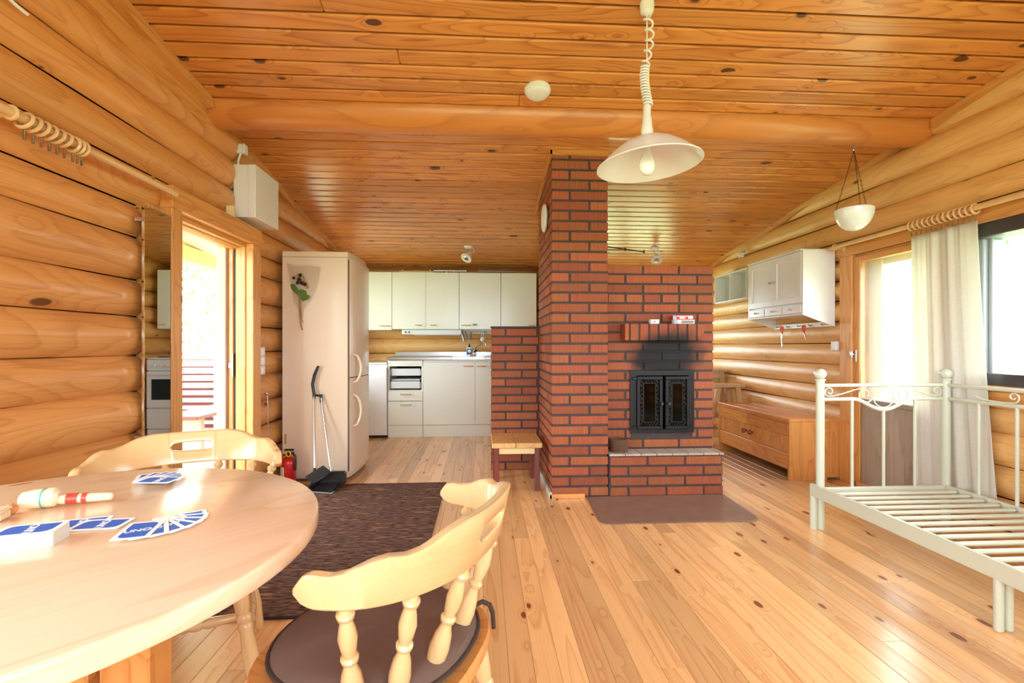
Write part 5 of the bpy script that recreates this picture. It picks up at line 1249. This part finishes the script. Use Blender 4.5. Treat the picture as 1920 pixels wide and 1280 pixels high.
def guard(A, B, label, dip, spin, scrolls):
    A, B = Vector(A), Vector(B); d = (B-A); L = d.length; u = d/L; Z = Vector((0, 0, 1))
    g = obj(label, MB().cyl(A+Z*.822, B+Z*.822, .0105, 10), BEDM, bd_)
    pts = [A+Z*.742]
    if dip:
        for i in range(33):
            t = .27+.46*i/32; zz = .742-.062*math.sin(PI*i/32)**1.6; pts.append(A+u*(L*t)+Z*zz)
    pts.append(B+Z*.742); obj('lower_rail', MB().tube(pts, .0105, 8), BEDM, g)
    for t in spin:
        zz = .742-(.062 if dip and abs(t-.5) < .05 else 0)
        obj('spindle', MB().cyl(A+u*(L*t)+Z*.235, A+u*(L*t)+Z*zz, .0085, 10), BEDM, g)
    if scrolls:
        m = MB(); cx = A+u*(L*.5)
        R_ = .060; m.tube([cx+u*(R_*math.cos(w))+Z*(.752+R_*math.sin(w)) for w in [k*2*PI/36 for k in range(36)]], .004, 6, True)
        for sg in (-1, 1):
            c1 = cx+u*(sg*.112)+Z*.767
            m.tube(scroll(c1, .052, PI if sg > 0 else 0, -1.15*sg*-1 if sg < 0 else 1.15, u, Z), .004, 6)
            e0 = cx+u*(sg*.105)+Z*.812; e1 = cx+u*(sg*(L*.5-.075))+Z*.760
            m.tube([e0, e0.lerp(e1, .35)+Z*.002, e0.lerp(e1, .75)-Z*.002, e1]+scroll(cx+u*(sg*(L*.5-.056))+Z*.786, .031, -PI/2, sg*1.2, u, Z)[2:], .004, 6)
        obj('scrollwork', m, BEDM, g)
    else:
        for k in range(3):
            c0 = A+u*(.36+k*.55)
            pts = scroll(c0+Z*.787, .030, -PI/2, 1.15, u, Z)[::-1]+[c0-u*.05+Z*.754, c0-u*.14+Z*.757, c0-u*.2+Z*.775]
            obj('scroll', MB().tube(pts, .004, 6), BEDM, g)
guard((bxL, byF, 0), (bxR, byF, 0), 'head_rail', True, (.25, .5, .75), True)
guard((bxR, byF, 0), (bxR, byN, 0), 'back_rail', False, [.0975+.0975*i for i in range(9)], False)
guard((bxL, byN, 0), (bxR, byN, 0), 'foot_rail', True, (.25, .5, .75), True)
# base frame
obj('side_rail', MB().cbox(1.885, 1.912, .70, 2.672, .186, .255, .004), BEDM, bd_)
obj('side_rail', MB().cbox(2.68, 2.703, .74, 2.63, .195, .240, .003), BEDM, bd_)
for y in (2.635, .72): obj('end_rail', MB().cbox(1.912, 2.68, y, y+.024, .20, .236, .003), BEDM, bd_)
for y in (2.655, 1.66, .73):
    for x in (1.898, 1.936):
        if y == 1.66: obj('leg', MB().cyl((x, y, 0.004), (x, y, .19), .0155, 12).cyl((x, y, 0), (x, y, .006), .012, 10), BEDM, bd_)
        elif x < 1.92: obj('leg', MB().cyl((x, y, 0), (x, y, .19), .019, 12), BEDM, bd_)
obj('leg', MB().cyl((2.665, 1.66, 0), (2.665, 1.66, .2), .0155, 12), BEDM, bd_)
y = 2.56
while y > .78:
    s = obj('slat', MB().cyl((1.912, y, .222), (2.679, y, .222), .0105, 8), BEDM, bd_)
    obj('end_cap', MB().cyl((2.664, y, .222), (2.681, y, .222), .0125, 8), CHROME, s); y -= .0745

# ================================================================== OUTSIDE
struct('ground', MB().box(-60, 60, -60, 60, -.5, -.42), paint('lawn', (176, 190, 130), .95, var=.25, vs=1.2), 'lawn around the cabin', 'ground')
struct('porch_deck', MB().box(-3.6, -2.02, 0.4, 7.5, -.2, -.1), GREYW('Y'), 'grey porch deck outside the open doorway', 'porch')
struct('porch_beam', MB().cbox(-3.30, -3.16, -.4, 7.6, 1.96, 2.12), paint('pale_beam', (214, 196, 150), .6), 'pale porch beam outside the doorway', 'beam')
struct('porch_post', MB().cbox(-3.30, -3.16, 7.2, 7.34, -.2, 1.96), paint('pale_beam', (214, 196, 150), .6))
ob = thing('porch_bench', 'grey wooden bench with red brown seat on the porch', 'bench', (-3.0, 5.1, -.1))
obj('seat', MB().cbox(-3.10, -2.72, 4.75, 5.9, .34, .375, .004), REDW('Y'), ob)
for y in (4.95, 5.7): obj('leg', MB().cbox(-3.0, -2.80, y, y+.06, -.1, .34, .003), GREYW('Z'), ob)
RB = paint('barn_red', (196, 120, 104), .8, var=.2)
lp = thing('plank_pile', 'pile of red painted planks on the lawn beyond the porch', 'plank pile', (-5.6, 8.8, -.42))
for i in range(11):
    z = -.42+i*.13
    for j in range(3): obj('plank', MB().cbox(-7.6+random.uniform(-.2, .2), -4.2+random.uniform(-.3, .3), 8.5+j*.22, 8.5+j*.22+.2, z, z+.055, .004), RB, lp)
    for xx in (-7.0, -5.6, -4.6): obj('spacer', MB().box(xx, xx+.06, 8.5, 9.14, z+.055, z+.13), GREYW('Y'), lp)
LEAF = [paint('foliage_a', (116, 150, 96), .6, var=.3, vs=3), paint('foliage_b', (140, 168, 116), .6, var=.3, vs=3)]
BARK = paint('bark', (150, 128, 108), .9, var=.3, vs=20)
def tree(x, y, h, r, label, seed):
    R = random.Random(seed); t = thing('garden_tree', label, 'tree', (x, y, -.42), 0, 'trees beyond the porch' if x < 0 else 'trees beyond the glazed door')
    obj('trunk', MB().tube([(x, y, -.42), (x+.1, y, h*.35), (x-.05, y+.1, h*.8)], [.16, .12, .05], 8), BARK, t)
    m = MB()
    cl = [Vector((x+R.uniform(-r, r)*.75, y+R.uniform(-r, r)*.75, h*R.uniform(.18, .95))) for _ in range(46)]
    for c0 in cl:
        for _ in range(46):
            p = c0+Vector((R.gauss(0, 1), R.gauss(0, 1), R.gauss(0, .8)))*r*.17
            a = Vector((R.gauss(0, 1), R.gauss(0, 1), R.gauss(0, 1))).normalized()*R.uniform(.06, .12); b = a.orthogonal().normalized()*R.uniform(.03, .06)
            m.add([p-a, p+b, p+a, p-b], [(0, 1, 2, 3)])
    obj('foliage', m, LEAF[seed % 2], t, kind='stuff')
for i, (x, y, h, r) in enumerate(((-8.6, 13.4, 6.5, 2.4), (-15, 18, 7.5, 3.0), (-9.5, 20.5, 7, 2.6), (9.0, 9.5, 6.0, 2.0), (14, 8.5, 7.5, 2.4), (9.0, 4.0, 5.5, 2.0))):
    tree(x, y, h, r, 'leafy green tree on the lawn beyond the porch' if x < 0 else 'leafy green tree outside the glazed door and window', i)

for o in bpy.data.objects:
    if '_o' in o: del o['_o']
